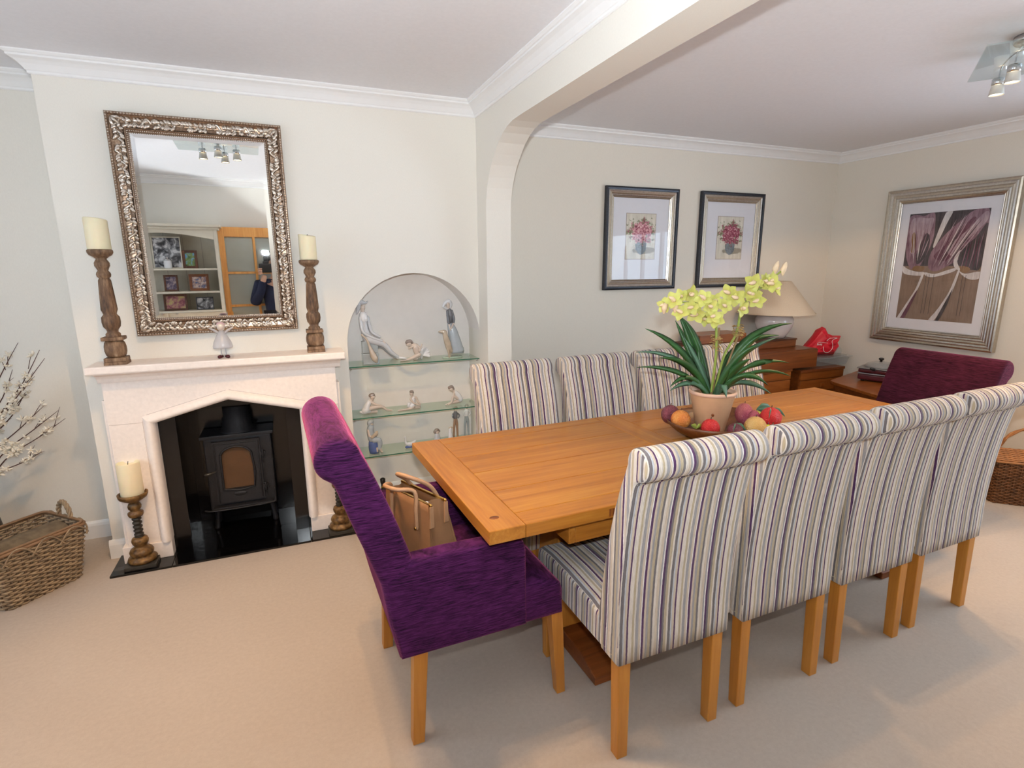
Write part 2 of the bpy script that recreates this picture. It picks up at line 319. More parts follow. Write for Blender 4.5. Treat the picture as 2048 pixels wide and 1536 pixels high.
    def ell(s, c, r, n=14, m=9):
        vs = []; fs = []
        for i in range(m+1):
            ph = -pi/2+pi*i/m
            ph = max(-1.5, min(1.5, ph))
            for k in range(n):
                a = 2*pi*k/n; vs.append((c[0]+r[0]*cos(ph)*cos(a), c[1]+r[1]*cos(ph)*sin(a), c[2]+r[2]*sin(ph)))
        for i in range(m):
            for k in range(n): k2 = (k+1) % n; fs.append((i*n+k, i*n+k2, (i+1)*n+k2, (i+1)*n+k))
        fs.append(tuple(reversed(range(n)))); fs.append(tuple(range(m*n, (m+1)*n))); return s.add(vs, fs, True)
    def prism(s, poly, a0, a1, axis='x', smooth=False, b=0.0):
        # extrude a 2D polygon: axis x -> poly is (y,z); y -> (x,z); z -> (x,y)
        mk = {'x': lambda p, a: (a, p[0], p[1]), 'y': lambda p, a: (p[0], a, p[1]), 'z': lambda p, a: (p[0], p[1], a)}[axis]
        n = len(poly); bm = bmesh.new(); A = [bm.verts.new(mk(p, a0)) for p in poly]; B = [bm.verts.new(mk(p, a1)) for p in poly]
        fa = bm.faces.new(A); fb = bm.faces.new(B)
        for i in range(n): bm.faces.new((A[i], A[(i+1) % n], B[(i+1) % n], B[i]))
        bmesh.ops.recalc_face_normals(bm, faces=list(bm.faces))
        if b > 0: bmesh.ops.bevel(bm, geom=list(fa.edges)+list(fb.edges), offset=b, segments=2, profile=.6, affect='EDGES')
        return s.bm(bm, smooth)
    def softprism(s, poly, hw, r, axis='x', steps=4, closed_smooth=True):
        # upholstered slab: profile (y,z) extruded to +-hw with edges rounded by r
        n = len(poly); P = [Vector(p) for p in poly]
        ar = sum(P[i].x*P[(i+1) % n].y-P[(i+1) % n].x*P[i].y for i in range(n)); sg = 1 if ar > 0 else -1
        N = []
        for i in range(n):
            e = (P[(i+1) % n]-P[i-1]); N.append(Vector((e.y, -e.x)).normalized()*sg)
        rings = []
        for k in range(steps+1):
            a = pi/2*k/steps; rings.append((-hw+r*(1-sin(a)), r*(1-cos(a))))
        rings.reverse()
        rings = [(-hw+r*(1-cos(pi/2*k/steps)), r*(1-sin(pi/2*k/steps))) for k in range(steps+1)]
        mid = [(-hw+r+(2*hw-2*r)*j/6, 0) for j in range(1, 6)]
        full = rings+mid+[(-x, o) for x, o in reversed(rings)]
        vs = []; fs = []
        for x, o in full:
            for i in range(n): q = P[i]-N[i]*o; vs.append((x, q.x, q.y))
        m = len(full)
        for j in range(m-1):
            for i in range(n):
                i2 = (i+1) % n; f = (j*n+i, j*n+i2, (j+1)*n+i2, (j+1)*n+i); fs.append(f if sg < 0 else f[::-1])
        s.add(vs, fs, True)
        capA = list(range(n)); capB = list(range((m-1)*n, m*n))
        o = len(s.v)-len(vs)
        for cp, fl in ((capA, sg > 0), (capB, sg < 0)):
            tri = geometry.tessellate_polygon([[Vector((vs[i][1], vs[i][2], 0)) for i in range(n)]])
            for t in tri:
                f = tuple(o+cp[i] for i in t)
                s.f.append(f); s.sm.append(False); s.mi.append(s.cur)
        return s
    def build(s, name, mats, parent=None, fix=True):
        me = bpy.data.meshes.new(name); me.from_pydata(s.v, [], s.f)
        for m in (mats if isinstance(mats, (list, tuple)) else [mats]): me.materials.append(M[m] if isinstance(m, str) else m)
        me.polygons.foreach_set('use_smooth', s.sm); me.polygons.foreach_set('material_index', s.mi)
        me.update()
        if fix:
            bm = bmesh.new(); bm.from_mesh(me); bmesh.ops.recalc_face_normals(bm, faces=list(bm.faces)); bm.to_mesh(me); bm.free()
        if s.attr:
            at = me.attributes.new('relief', 'FLOAT', 'POINT'); at.data.foreach_set('value', s.attr)
        o = bpy.data.objects.new(name, me); COL.objects.link(o)
        if parent is not None: o.parent = parent
        return o
def tag(o, label=None, cat=None, group=None, kind=None):
    if label: o['label'] = label
    if cat: o['category'] = cat
    if group: o['group'] = group
    if kind: o['kind'] = kind
    return o
def thing(name, label, cat, loc=(0, 0, 0), rz=0.0, group=None):
    o = bpy.data.objects.new(name, None); COL.objects.link(o); o.empty_display_size = .05; o.location = loc; o.rotation_euler = (0, 0, rz)
    return tag(o, label, cat, group)
def struct(name, mb, mat, parent=None, fix=True):
    o = mb.build(name, mat, parent, fix)
    if parent is None: o['kind'] = 'structure'
    return o
def clone(o, parent=None, loc=None, rz=None, label=None):
    c = o.copy(); COL.objects.link(c); c.parent = parent
    if loc is not None: c.location = loc
    if rz is not None: c.rotation_euler = (0, 0, rz)
    if label: c['label'] = label
    for ch in list(o.children): clone(ch, c)
    return c
def arc(cx, cz, r, a0, a1, n): return [(cx+r*cos(radians(a0+(a1-a0)*k/n)), cz+r*sin(radians(a0+(a1-a0)*k/n))) for k in range(n+1)]
# ------------------------------------------------------------------ room shell
XL, XR, YB, YR, H = -1.2, 5.424, .305, -3.62, 2.40
XP, XP2, YP, ZS, HC = 2.047, 2.20, -.156, 2.189, 2.321
struct('floor', MB().box(XL-.1, XR+.1, YR-.1, YB+.1, -.05, 0), 'carpet')
struct('ceiling', MB().box(XL-.1, XR+.1, YR-.1, YB+.1, H, H+.05), 'ceiling_paint')
# chimney breast with fireplace opening and arched niche, real depth
def breast():
    FX0, FX1, FZ = .20, 1.05, .86; ND = .215
    ar = arc(1.65, 1.052, .40, 180, 0, 28)
    outer = [(0, 0), (FX0, 0), (FX0, FZ), (FX1, FZ), (FX1, 0), (1.25, 0)]+ar+[(2.05, 0), (XP+.06, 0), (XP+.06, H), (0, H)]
    poly = [Vector((x, 0, z)) for x, z in outer]; tri = geometry.tessellate_polygon([poly])
    mb = MB(); mb.add(poly, [tuple(t) for t in tri])
    # side return in the left recess
    mb.add([(0, 0, 0), (0, YB, 0), (0, YB, H), (0, 0, H)], [(0, 1, 2, 3)])
    o = mb.build('wall_chimney_breast', 'wall_cream', None, False); o['kind'] = 'structure'
    for p in o.data.polygons: p.use_smooth = False
    nb = MB(); prof = [(1.25, 0)]+ar+[(2.05, 0)]
    vs = [(x, 0, z) for x, z in prof]+[(x, ND, z) for x, z in prof]; n = len(prof)
    nb.add(vs, [(i, i+1, n+i+1, n+i) for i in range(n-1)], True); nb.add([(x, ND, z) for x, z in prof], [tuple(range(n))])
    struct('wall_niche', nb, 'niche_white', None, False)
    fb = MB(); d = .30
    fb.add([(FX0, 0, 0), (FX0, d, 0), (FX0, d, FZ), (FX0, 0, FZ)], [(0, 1, 2, 3)]); fb.add([(FX1, 0, 0), (FX1, d, 0), (FX1, d, FZ), (FX1, 0, FZ)], [(0, 1, 2, 3)])
    fb.add([(FX0, d, 0), (FX1, d, 0), (FX1, d, FZ), (FX0, d, FZ)], [(0, 1, 2, 3)]); fb.add([(FX0, 0, FZ), (FX1, 0, FZ), (FX1, d, FZ), (FX0, d, FZ)], [(0, 1, 2, 3)])
    struct('wall_fire_recess', fb, 'soot', None, False)
breast()
struct('wall_back_left', MB().box(XL, 0, YB, YB+.08, 0, H), 'wall_cream')
struct('wall_back_right', MB().box(XP2-.1, XR, YB, YB+.08, 0, H), 'wall_beige')
def wall_with_hole(name, x0, x1, ya, yb, hy0, hy1, hz0, hz1, mat):
    mb = MB(); mb.box(x0, x1, ya, hy0, 0, H); mb.box(x0, x1, hy1, yb, 0, H); mb.box(x0, x1, hy0, hy1, 0, hz0); mb.box(x0, x1, hy0, hy1, hz1, H); return struct(name, mb, mat)
wall_with_hole('wall_right', XR, XR+.1, YR, YB+.08, -3.35, -1.75, .75, 1.95, 'wall_beige')
wall_with_hole('wall_left', XL-.1, XL, YR, YB+.08, -2.55, -.55, .75, 2.05, 'wall_cream')
struct('wall_rear', MB().box(XL-.1, XR+.1, YR-.1, YR, 0, H), 'wall_cream')
def arch():
    pts = [(YB, 0), (YP, 0), (YP, 1.80), (-.163, 1.86), (-.18, 1.92), (-.207, 1.972), (-.25, 2.03), (-.302, 2.077), (-.36, 2.123), (-.429, 2.157), (-.49, 2.176), (-.56, 2.187), (-.65, ZS)]
    rear = [(-3.10, ZS), (-3.25, 2.16), (-3.37, 2.10), (-3.43, 2.0), (-3.46, 1.86), (-3.46, 0), (YR, 0), (YR, H), (YB, H)]
    poly = pts+rear; mb = MB()
    n = len(poly); tri = geometry.tessellate_polygon([[Vector((y, z, 0)) for y, z in poly]])
    for x in (XP, XP2): mb.add([(x, y, z) for y, z in poly], [tuple(t) for t in tri])
    idx = list(range(1, len(pts)+5))
    mb.add([(XP, y, z) for y, z in poly]+[(XP2, y, z) for y, z in poly], [(i, i+1, n+i+1, n+i) for i in idx], False)
    o = struct('wall_arch_beam', mb, 'wall_cream', None, False)
arch()
CPROF = [(0, HC), (.006, HC), (.010, HC+.004), (.010, HC+.012), (.014, HC+.014), (.020, HC+.022), (.030, HC+.036), (.044, HC+.048), (.056, HC+.054), (.060, HC+.056), (.060, HC+.064), (.066, HC+.066), (.074, HC+.074), (.074, H)]
def cornice(name, loop):
    # sweep the cornice profile round a room outline (counter-clockwise, offset inward)
    n = len(loop); mb = MB(); off = []
    for i in range(n):
        a, b, c = Vector(loop[i-1]), Vector(loop[i]), Vector(loop[(i+1) % n]); d1 = (b-a).normalized(); d2 = (c-b).normalized()
        n1 = Vector((-d1.y, d1.x)); n2 = Vector((-d2.y, d2.x)); off.append((n1+n2)/(1+n1.dot(n2)))
    m = len(CPROF); vs = []
    for i in range(n):
        for o_, z in CPROF: vs.append((loop[i][0]+off[i].x*o_, loop[i][1]+off[i].y*o_, z))
    fs = []
    for i in range(n):
        j = (i+1) % n
        for k in range(m-1): fs.append((i*m+k, j*m+k, j*m+k+1, i*m+k+1))
    mb.add(vs, fs); return struct(name, mb, 'cornice_white', None, False)
cornice('trim_1', [(XL, YR), (XP, YR), (XP, 0), (0, 0), (0, YB), (XL, YB)])
cornice('trim_2', [(XP2, YR), (XR, YR), (XR, YB), (XP2, YB)])
BP = [(0, 0), (.016, 0), (.016, .075), (.012, .088), (.006, .098), (0, .10)]
def skirt(name, p0, p1, nrm, h=1.0):
    mb = MB(); vs = []
    for p in (p0, p1):
        for o_, z in BP: vs.append((p[0]+nrm[0]*o_, p[1]+nrm[1]*o_, z*h))
    m = len(BP); mb.add(vs, [(k, k+1, m+k+1, m+k) for k in range(m-1)]+[tuple(range(m)), tuple(range(m, 2*m))]); return struct(name, mb, 'gloss_white', None)
skirt('baseboard_left', (XL, YB), (0, YB), (0, -1)); skirt('baseboard_breast_side', (0, YB), (0, 0), (-1, 0)); skirt('baseboard_breast', (-.016, 0), (.06, 0), (0, -1))
skirt('baseboard_niche', (1.25, .215), (2.05, .215), (0, -1)); skirt('baseboard_back', (XP2, YB), (XR, YB), (0, -1)); skirt('baseboard_right', (XR, YB), (XR, YR), (-1, 0)); skirt('baseboard_west', (XL, YB), (XL, YR), (1, 0))
skirt('baseboard_pier', (XP-.0, YP), (XP2, YP), (0, -1))
def window(name, x, sgn, y0, y1, z0, z1, panes):
    fr = MB(); w = .05
    fr.box(x-.03, x+.03, y0, y0+w, z0, z1); fr.box(x-.03, x+.03, y1-w, y1, z0, z1); fr.box(x-.03, x+.03, y0, y1, z0, z0+w); fr.box(x-.03, x+.03, y0, y1, z1-w, z1)
    o = struct(name, fr, 'gloss_white')
    st = (y1-y0)/panes
    for k in range(1, panes): MB().box(x-.02, x+.02, y0+k*st-.02, y0+k*st+.02, z0+w, z1-w).build('mullion', 'gloss_white', o)
    for k in range(panes): MB().box(x-.003, x+.003, y0+k*st+.02, y0+(k+1)*st-.02, z0+w, z1-w).build('pane', 'window_glass', o)
    MB().box(min(x-.02, x-sgn*.13), max(x+.02, x-sgn*.13), y0-.04, y1+.04, z0-.03, z0).build('window_sill', 'gloss_white', o)
window('window_1', XR+.06, 1, -3.35, -1.75, .75, 1.95, 4); window('window_2', XL-.06, -1, -2.55, -.55, .75, 2.05, 3)
# ------------------------------------------------------------------ fireplace
def surround():
    t = thing('fire_surround', 'pale limestone fire surround with a pointed arch opening', 'fireplace', (0, 0, 0))
    yf = -.115
    # mantel shelf with stepped moulding below
    MB().box(.062, 1.215, -.205, -.002, 1.008, 1.043, .006).build('mantel_shelf', 'stone', t)
    mb = MB(); x0, x1 = .085, 1.192
    prof = [(-.002, .955), (yf-.012, .955), (yf-.016, .962), (yf-.022, .975), (yf-.036, .990), (yf-.058, .999), (yf-.066, 1.002), (yf-.066, 1.0075), (-.002, 1.0075)]
    mb.prism(prof, x0, x1, 'x'); mb.build('mantel_moulding', 'stone', t)
    # body: left jamb, right jamb, lintel block with pointed underside
    xl, xr, oxl, oxr = .095, 1.165, .240, 1.012
    zs, za = .765, .865
    MB().box(xl, oxl, yf, -.002, .10, .74, .002).build('jamb', 'stone', t); MB().box(oxr, xr, yf, -.002, .10, .74, .002).build('jamb', 'stone', t)
    pl_ = [(xl, .7415), (oxl, .7415), (oxl, zs), (.626, za), (oxr, zs), (oxr, .7415), (xr, .7415), (xr, .9545), (xl, .9545)]
    MB().prism(pl_, yf, -.002, 'y').build('lintel', 'stone', t)
    # shallow set-back edge strips either side
    MB().box(.078, xl-.0005, yf+.028, -.002, .10, .86).build('side_strip', 'stone', t); MB().box(xr+.0005, 1.182, yf+.028, -.002, .10, .86).build('side_strip', 'stone', t)
    # plinth blocks
    MB().box(.070, .288, yf-.012, -.002, .011, .0995, .003).build('plinth', 'stone', t); MB().box(.972, 1.188, yf-.012, -.002, .011, .0995, .003).build('plinth', 'stone', t)
    # inner moulded bead following the opening
    path = [(.264, .10), (.264, .752), (.626, .846), (.990, .752), (.990, .10)]
    half = .026; bp = [(half, .006), (half*.8, -.012), (half*.45, -.024), (0, -.030), (-half*.45, -.027), (-half*.85, -.012), (-half, .010), (-half, .10)]
    n = len(path)
    for a in range(n-1):
        vs = []
        for q in (a, a+1):
            p = Vector(path[q])
            d1 = (p-Vector(path[q-1])).normalized() if q > 0 else (Vector(path[1])-p).normalized(); d2 = (Vector(path[q+1])-p).normalized() if q < n-1 else d1
            n1 = Vector((-d1.y, d1.x)); n2 = Vector((-d2.y, d2.x)); o_ = (n1+n2)/(1+n1.dot(n2))
            for u, w in bp: vs.append((p.x+o_.x*u, yf+w, p.y+o_.y*u))
        m = len(bp); mb = MB(); mb.add(vs, [(k, k+1, m+k+1, m+k) for k in range(m-1)], True); mb.build('bead_moulding', 'stone', t, False)
    # fine dark joint lines around the bead
    jl = MB()
    for a in range(n-1):
        p, q = Vector(path[a]), Vector(path[a+1]); d = (q-p).normalized(); nn = Vector((-d.y, d.x))*.0275
        c = [(p+nn-nn.normalized()*.0012), (q+nn-nn.normalized()*.0012), (q+nn), (p+nn)]
        jl.add([(v.x, yf-.0006, v.y) for v in c], [(0, 1, 2, 3)])
    jl.build('joint_line', 'joint', t, False)
surround()
def hearth():
    t = thing('hearth', 'polished black granite hearth slab on the carpet', 'hearth', (0, 0, 0))
    MB().box(.030, .2965, -.236, -.0, .0, .011, .0015).build('granite_tile', 'granite', t)
    MB().box(.2975, .9615, -.236, .03, .0, .011, .0015).build('granite_tile', 'granite', t)
    MB().box(.9625, 1.225, -.236, -.0, .0, .011, .0015).build('granite_tile', 'granite', t)
    MB().box(.21, 1.04, .0305, .298, .0, .011, .0015).build('granite_tile', 'granite', t)
    p = thing('fireplace_slips', 'black granite panels lining the pointed fireplace opening', 'panels', (0, 0, 0))
    MB().box(.283, .368, -.068, -.050, .0115, .80).build('granite_panel', 'granite_panel', p); MB().box(.892, .972, -.068, -.050, .0115, .80).build('granite_panel', 'granite_panel', p)
    MB().prism([(.283, .742), (.626, .838), (.972, .742), (.972, .80), (.972, .84), (.283, .84)] and [(.3685, .775), (.8915, .775), (.8915, .800), (.626, .845), (.3685, .800)], -.068, -.050, 'y').build('granite_panel', 'granite_panel', p)
    MB().box(.345, .367, -.049, .28, .0115, .80).build('granite_panel', 'granite_panel', p); MB().box(.893, .915, -.049, .28, .0115, .80).build('granite_panel', 'granite_panel', p)
    MB().box(.3675, .8925, .270, .285, .0115, .845).build('granite_panel', 'granite_panel', p)
hearth()
def stove():
    t = thing('wood_stove', 'black cast iron wood burning stove inside the fireplace', 'stove', (0, 0, .011))
    x0, x1, y0, y1 = .452, .798, .10, .255
    MB().box(x0, x1, y0, y1, .118, .545, .008).build('body', 'iron', t)
    MB().box(x0-.014, x1+.014, y0-.016, y1, .546, .566, .005).build('top_plate', 'iron', t)
    for x in (x0+.03, x1-.03):
        for y in (y0+.025, y1-.03): MB().limb([(x, y, .12, .017), (x+(.006 if x > .6 else -.006), y, .06, .012), (x+(.012 if x > .6 else -.012), y, .010, .015)]).build('leg', 'iron', t)
    d = None
    # door with arched window
    ar = arc(0, 0, .075, 180, 0, 14)
    gx0, gx1, gz0, gzs = .532, .690, .248, .440; gc = (gx0+gx1)/2; rw = (gx1-gx0)/2
    outline = [(gx0, gz0)]+[(gx0, gzs)]+[(gc-rw*cos(pi*k/16), gzs+.056*sin(pi*k/16)) for k in range(1, 16)]+[(gx1, gzs), (gx1, gz0)]
    dx0, dx1, dz0, dz1 = .494, .738, .165, .530
    ring_o = []
    n = len(outline); mb = MB(); yd = y0-.022
    outer = [(dx0, dz0), (dx1, dz0), (dx1, dz1), (dx0, dz1)]
    tri = geometry.tessellate_polygon([[Vector((x, z, 0)) for x, z in outer], [Vector((x, z, 0)) for x, z in outline]]); al = outer+outline
    mb.add([(x, yd, z) for x, z in al], [tuple(q) for q in tri]); mb.add([(x, yd, z) for x, z in outer]+[(x, y0, z) for x, z in outer], [(i, (i+1) % 4, 4+(i+1) % 4, 4+i) for i in range(4)])
    mb.add([(x, yd, z) for x, z in outline]+[(x, yd+.018, z) for x, z in outline], [(i, (i+1) % n, n+(i+1) % n, n+i) for i in range(n)])
    door = mb.build('door', 'iron', t)
    rim = MB(); rim.tube([(x, yd-.002, z) for x, z in outline]+[(outline[0][0], yd-.002, outline[0][1])], .006, 6, 2); rim.build('window_rim', 'iron', door)
    edge = MB(); edge.tube([(dx0+.012, yd-.001, dz0+.012), (dx0+.012, yd-.001, dz1-.012)], .004); edge.tube([(dx1-.012, yd-.001, dz0+.012), (dx1-.012, yd-.001, dz1-.012)], .004); edge.tube([(dx0+.012, yd-.001, dz1-.012), (dx1-.012, yd-.001, dz1-.012)], .004); edge.build('door_moulding', 'iron', door)
    MB().add([(x, yd+.010, z) for x, z in outline], [tuple(range(n))]).build('pane', 'stove_glass', door)
    MB().add([(x, yd+.0165, z) for x, z in outline], [tuple(range(n))]).build('fire_brick', 'firebrick', t)
    MB().limb([(.502, yd-.012, .365, .004), (.482, yd-.030, .363, .006), (.462, yd-.032, .360, .009), (.452, yd-.032, .359, .007)]).build('handle', 'bronze_dark', door)
    MB().ell((.612, yd-.001, .215), (.034, .004, .013)).build('badge', 'iron', door)
    for z in (.235, .435): MB().box(.735, .762, y0-.020, y0+.002, z-.013, z+.013, .003).limb([(.748, y0-.022, z-.02, .006), (.748, y0-.022, z+.02, .006)]).build('hinge', 'iron', t)
    # ash lip with curved rail
    MB().box(.470, .780, y0-.045, y0, .140, .150, .003).build('ash_lip', 'iron', t)
    MB().tube([(.795, y0-.06, .235), (.793, y0-.06, .165), (.770, y0-.065, .150), (.62, y0-.07, .146), (.47, y0-.066, .146), (.43, y0-.05, .148)], .0045).build('lip_rail', 'iron', t)
    # flue
    MB().lathe([(.10, .566), (.10, .572), (.078, .580), (.076, .64), (.068, .645), (.068, .83)], 24, (.625, .185, 0)).build('flue_pipe', 'iron', t)
stove()

# ------------------------------------------------------------------ wall mirror (hangs very slightly turned)
def wall_mirror():
    t = thing('wall_mirror', 'wall mirror in an ornate silver scrollwork frame above the mantel', 'mirror', (.625, -.006, 1.6755), radians(1.4))
    hw, hh, fw = .370, .5135, .082
    ow, oh, iw, ih = hw, hh, hw-fw, hh-fw
    # frame base as a mitred sweep: (offset from outer edge, depth)
    prof = [(0, -.012), (0, -.032), (.004, -.036), (.010, -.036), (.014, -.031), (.026, -.024), (.045, -.022), (.062, -.025), (.068, -.032), (.072, -.034), (.076, -.030), (.082, -.020), (.082, -.012)]
    cor = [(-1, -1), (1, -1), (1, 1), (-1, 1)]
    for k in range(4):
        a, b = cor[k], cor[(k+1) % 4]; vs = []
        for sx, sz in (a, b):
            for o_, y in prof: vs.append((sx*(ow-o_), y, sz*(oh-o_)))
        m = len(prof); mb = MB(); mb.add(vs, [(q, q+1, m+q+1, m+q) for q in range(m-1)]); mb.attr = [.28]*len(mb.v)
        fr = mb.build('frame_rail', 'silver_relief', t)
        # scroll relief on the rail
        L = (2*ow if a[1] == b[1] else 2*oh); ax = Vector((b[0]-a[0], 0, b[1]-a[1])).normalized(); inn = Vector((-ax.z, 0, ax.x))
        start = Vector((a[0]*ow, 0, a[1]*oh)); rel = MB(); rng = random.Random(k+3)
        def pt(s, o_, h): return start+ax*s+inn*o_+Vector((0, -.020-h, 0))
        def blob(pts, n=6):
            i0 = len(rel.v); rel.limb(pts, n, 3); top = len(rel.v)
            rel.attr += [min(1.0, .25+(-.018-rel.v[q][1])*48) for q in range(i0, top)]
        mseg = int((L-.10)/.062); st = (L-.10)/mseg
        for q in range(mseg):
            s0 = .05+st*q; fl = 1 if q % 2 else -1; c = .042
            wv = [(s0+st*u, c+fl*.017*sin(u*2*pi), .004+.006*abs(sin(u*pi*2))) for u in (0, .15, .3, .45, .6, .75, .9, 1.0)]
            blob([(*pt(*w), .0060) for w in wv])
            for lf in range(9):
                u = rng.uniform(.05, .95); ang = rng.uniform(-1.3, 1.3); sd = 1 if lf % 2 else -1; ln = rng.uniform(.016, .030)
                bs, bo = s0+st*u, c+sd*.004
                e = [(bs+ln*w*cos(ang)*.9, bo+sd*ln*w*.75+.004*sin(w*3), .003+.009*sin(w*2.6)) for w in (0, .35, .7, 1.0)]
                e = [(a_, min(.063, max(.018, b_)), h_) for a_, b_, h_ in e]
                blob([(*pt(*e[0]), .003), (*pt(*e[1]), .0084), (*pt(*e[2]), .0066), (*pt(*e[3]), .0022)])
            # curled volute
            cs, co = s0+st*.5, c+fl*.010
            blob([(*pt(cs+.011*cos(v)*(1-v/9), co+.011*sin(v)*(1-v/9), .006), .0032) for v in (0, .9, 1.8, 2.7, 3.6, 4.5, 5.4)])
        # corner leaf
        for d in (-.012, .0, .012): blob([(*pt(.020, .020, .004), .004), (*pt(.036+d, .036-d, .014), .008), (*pt(.052+d*1.5, .052-d*1.5, .006), .003)])
        rel.build('scroll_relief', 'silver_relief', fr)
        bd = MB(); nb = int((L-2*.076)/.0085)
        for q in range(nb):
            p = start+ax*(.076+(q+.5)*.0085)+inn*.078+Vector((0, -.030, 0)); bd.ell(p, (.0038, .0038, .0038), 6, 4)
        bd.attr = [.5]*len(bd.v); x = bd.build('beading', 'silver_relief', fr); x['kind'] = 'stuff'
        ob = MB(); no = int(L/.012)
        for q in range(no):
            p = start+ax*((q+.5)*L/no)+inn*.007+Vector((0, -.036, 0)); ob.ell(p, (.0046, .0024, .0046), 6, 4)
        ob.attr = [.42]*len(ob.v); x = ob.build('edge_beading', 'silver_relief', fr); x['kind'] = 'stuff'
    # bevelled glass
    bw = .022; g = MB(); gx, gz = iw-.0, ih-.0
    o4 = [(-gx, -.0145, -gz), (gx, -.0145, -gz), (gx, -.0145, gz), (-gx, -.0145, gz)]; i4 = [(-(gx-bw), -.0168, -(gz-bw)), (gx-bw, -.0168, -(gz-bw)), (gx-bw, -.0168, gz-bw), (-(gx-bw), -.0168, gz-bw)]
    g.add(o4+i4, [(0, 1, 5, 4), (1, 2, 6, 5), (2, 3, 7, 6), (3, 0, 4, 7), (4, 5, 6, 7)]); g.build('mirror_glass', 'mirror_silver', t)
    MB().box(-hw+.02, hw-.02, -.0135, -.004, -hh+.02, hh-.02).build('backing', 'bureau_dark', t)
wall_mirror()

# ------------------------------------------------------------------ candlesticks, candles, angel
def tall_stick(label, loc, h):
    t = thing('carved_candlestick', label, 'candlestick', loc, 0, 'carved candlesticks on the mantel'); k = h/.50
    MB().box(-.044, .044, -.044, .044, .012*k, .030*k, .004).taper(0, 0, 0, .012*k, .090, .090, .088, .088).build('foot', 'carved_wood', t)
    prof = [(.034, .030), (.042, .040), (.046, .055), (.046, .075), (.042, .092), (.034, .102)]
    MB().lathe([(r, z*k) for r, z in prof], 10).build('base_bulb', 'carved_wood', t)
    MB().box(-.043, .043, -.043, .043, .1025*k, .118*k, .004).build('block', 'carved_wood', t)
    st = MB(); n = 20; P = [(.030, .118), (.030, .130), (.022, .138), (.024, .148), (.031, .160), (.034, .180), (.033, .200), (.026, .212), (.028, .220), (.030, .232), (.027, .29), (.023, .352), (.020, .362), (.027, .368), (.029, .378), (.026, .386), (.020, .392), (.024, .402), (.030, .412), (.030, .424), (.024, .434), (.020, .440), (.030, .448), (.044, .456), (.050, .466), (.050, .474), (.046, .478)]
    vs = []; fs = []
    for r, z in P:
        for q in range(n):
            a = 2*pi*q/n; fl = (1+.10*(1 if q % 2 else -1)) if .15 < z < .21 or .225 < z < .36 else 1
            vs.append((r*fl*cos(a), r*fl*sin(a), z*k))
    for i in range(len(P)-1):
        for q in range(n): q2 = (q+1) % n; fs.append((i*n+q, i*n+q2, (i+1)*n+q2, (i+1)*n+q))
    fs.append(tuple(range((len(P)-1)*n, len(P)*n))); st.add(vs, fs, True); st.build('stem', 'carved_wood', t)
    return .478*k
def candle(label, loc, r, h, tilt_rim=.006):
    t = thing('candle', label, 'candle', loc, 0, 'cream pillar candles'); n = 28; mb = MB(); rng = random.Random(int(h*1000)); vs = []; fs = []
    P = [(r*.97, 0), (r, .004), (r, h*.5), (r, h-.004), (r*.96, h), (r*.86, h-.002), (r*.78, h-.012), (r*.3, h-.016)]
    ph = rng.uniform(0, 6)
    for i, (rr, z) in enumerate(P):
        for q in range(n):
            a = 2*pi*q/n; vs.append((rr*cos(a), rr*sin(a), z+(tilt_rim*sin(a+ph) if i >= 3 else 0)))
    for i in range(len(P)-1):
        for q in range(n): q2 = (q+1) % n; fs.append((i*n+q, i*n+q2, (i+1)*n+q2, (i+1)*n+q))
    fs.append(tuple(range((len(P)-1)*n, len(P)*n))); fs.append(tuple(reversed(range(n)))); mb.add(vs, fs, True); mb.build('wax', 'wax', t)
    MB().tube([(0, 0, h-.018), (.001, 0, h-.008), (.003, 0, h+.004)], .0016, 5).build('wick', 'wick', t)
ztop = 1.0435
hL = tall_stick('tall carved wooden candlestick on the left end of the mantel', (.178, -.125, ztop), .555); candle('thick cream pillar candle on the left mantel candlestick', (.178, -.125, ztop+hL), .046, .135)
hR = tall_stick('tall carved wooden candlestick on the right end of the mantel', (1.075, -.105, ztop), .505); candle('thick cream pillar candle on the right mantel candlestick', (1.075, -.105, ztop+hR), .043, .125)
def floor_stick(label, loc):
    t = thing('turned_candlestick', label, 'candlestick', loc, 0, 'turned candlesticks on the hearth')
    MB().box(-.070, .070, -.070, .070, 0, .020, .003).build('plinth', 'bronze_dark', t)
    seg1 = [(.062, .020), (.066, .030), (.062, .040), (.050, .047), (.046, .052), (.052, .060), (.054, .072), (.048, .084), (.036, .092), (.028, .098), (.030, .106), (.036, .118), (.038, .130), (.034, .142), (.024, .150)]
    MB().lathe(seg1, 24).build('base_turning', 'bronzed_wood', t)
    sp = [(.022, .150)]
    for q in range(5):
        z = .153+q*.021; sp += [(.015, z), (.021, z+.007), (.021, z+.013), (.014, z+.020)]
    MB().lathe(sp, 20).build('beaded_shaft', 'bronze_dark', t)
    up = [(.016, .258), (.030, .262), (.034, .272), (.034, .282), (.022, .290), (.020, .294), (.028, .304), (.030, .316), (.026, .328), (.020, .334), (.026, .340), (.046, .352), (.060, .362), (.064, .372), (.066, .384), (.060, .386), (.054, .374), (.01, .370)]
    MB().lathe(up, 28).build('drip_tray', 'bronzed_wood', t)
floor_stick('dark turned candlestick holding a fat candle on the left of the hearth', (.157, -.150, .0112)); candle('fat cream pillar candle on the left hearth candlestick', (.157, -.150, .0112+.3705), .050, .175, .002)
floor_stick('turned candlestick on the right of the hearth behind the purple chair', (1.130, -.165, .0112)); candle('cream pillar candle half hidden behind the purple armchair', (1.130, -.165, .0112+.3705), .046, .13, .002)
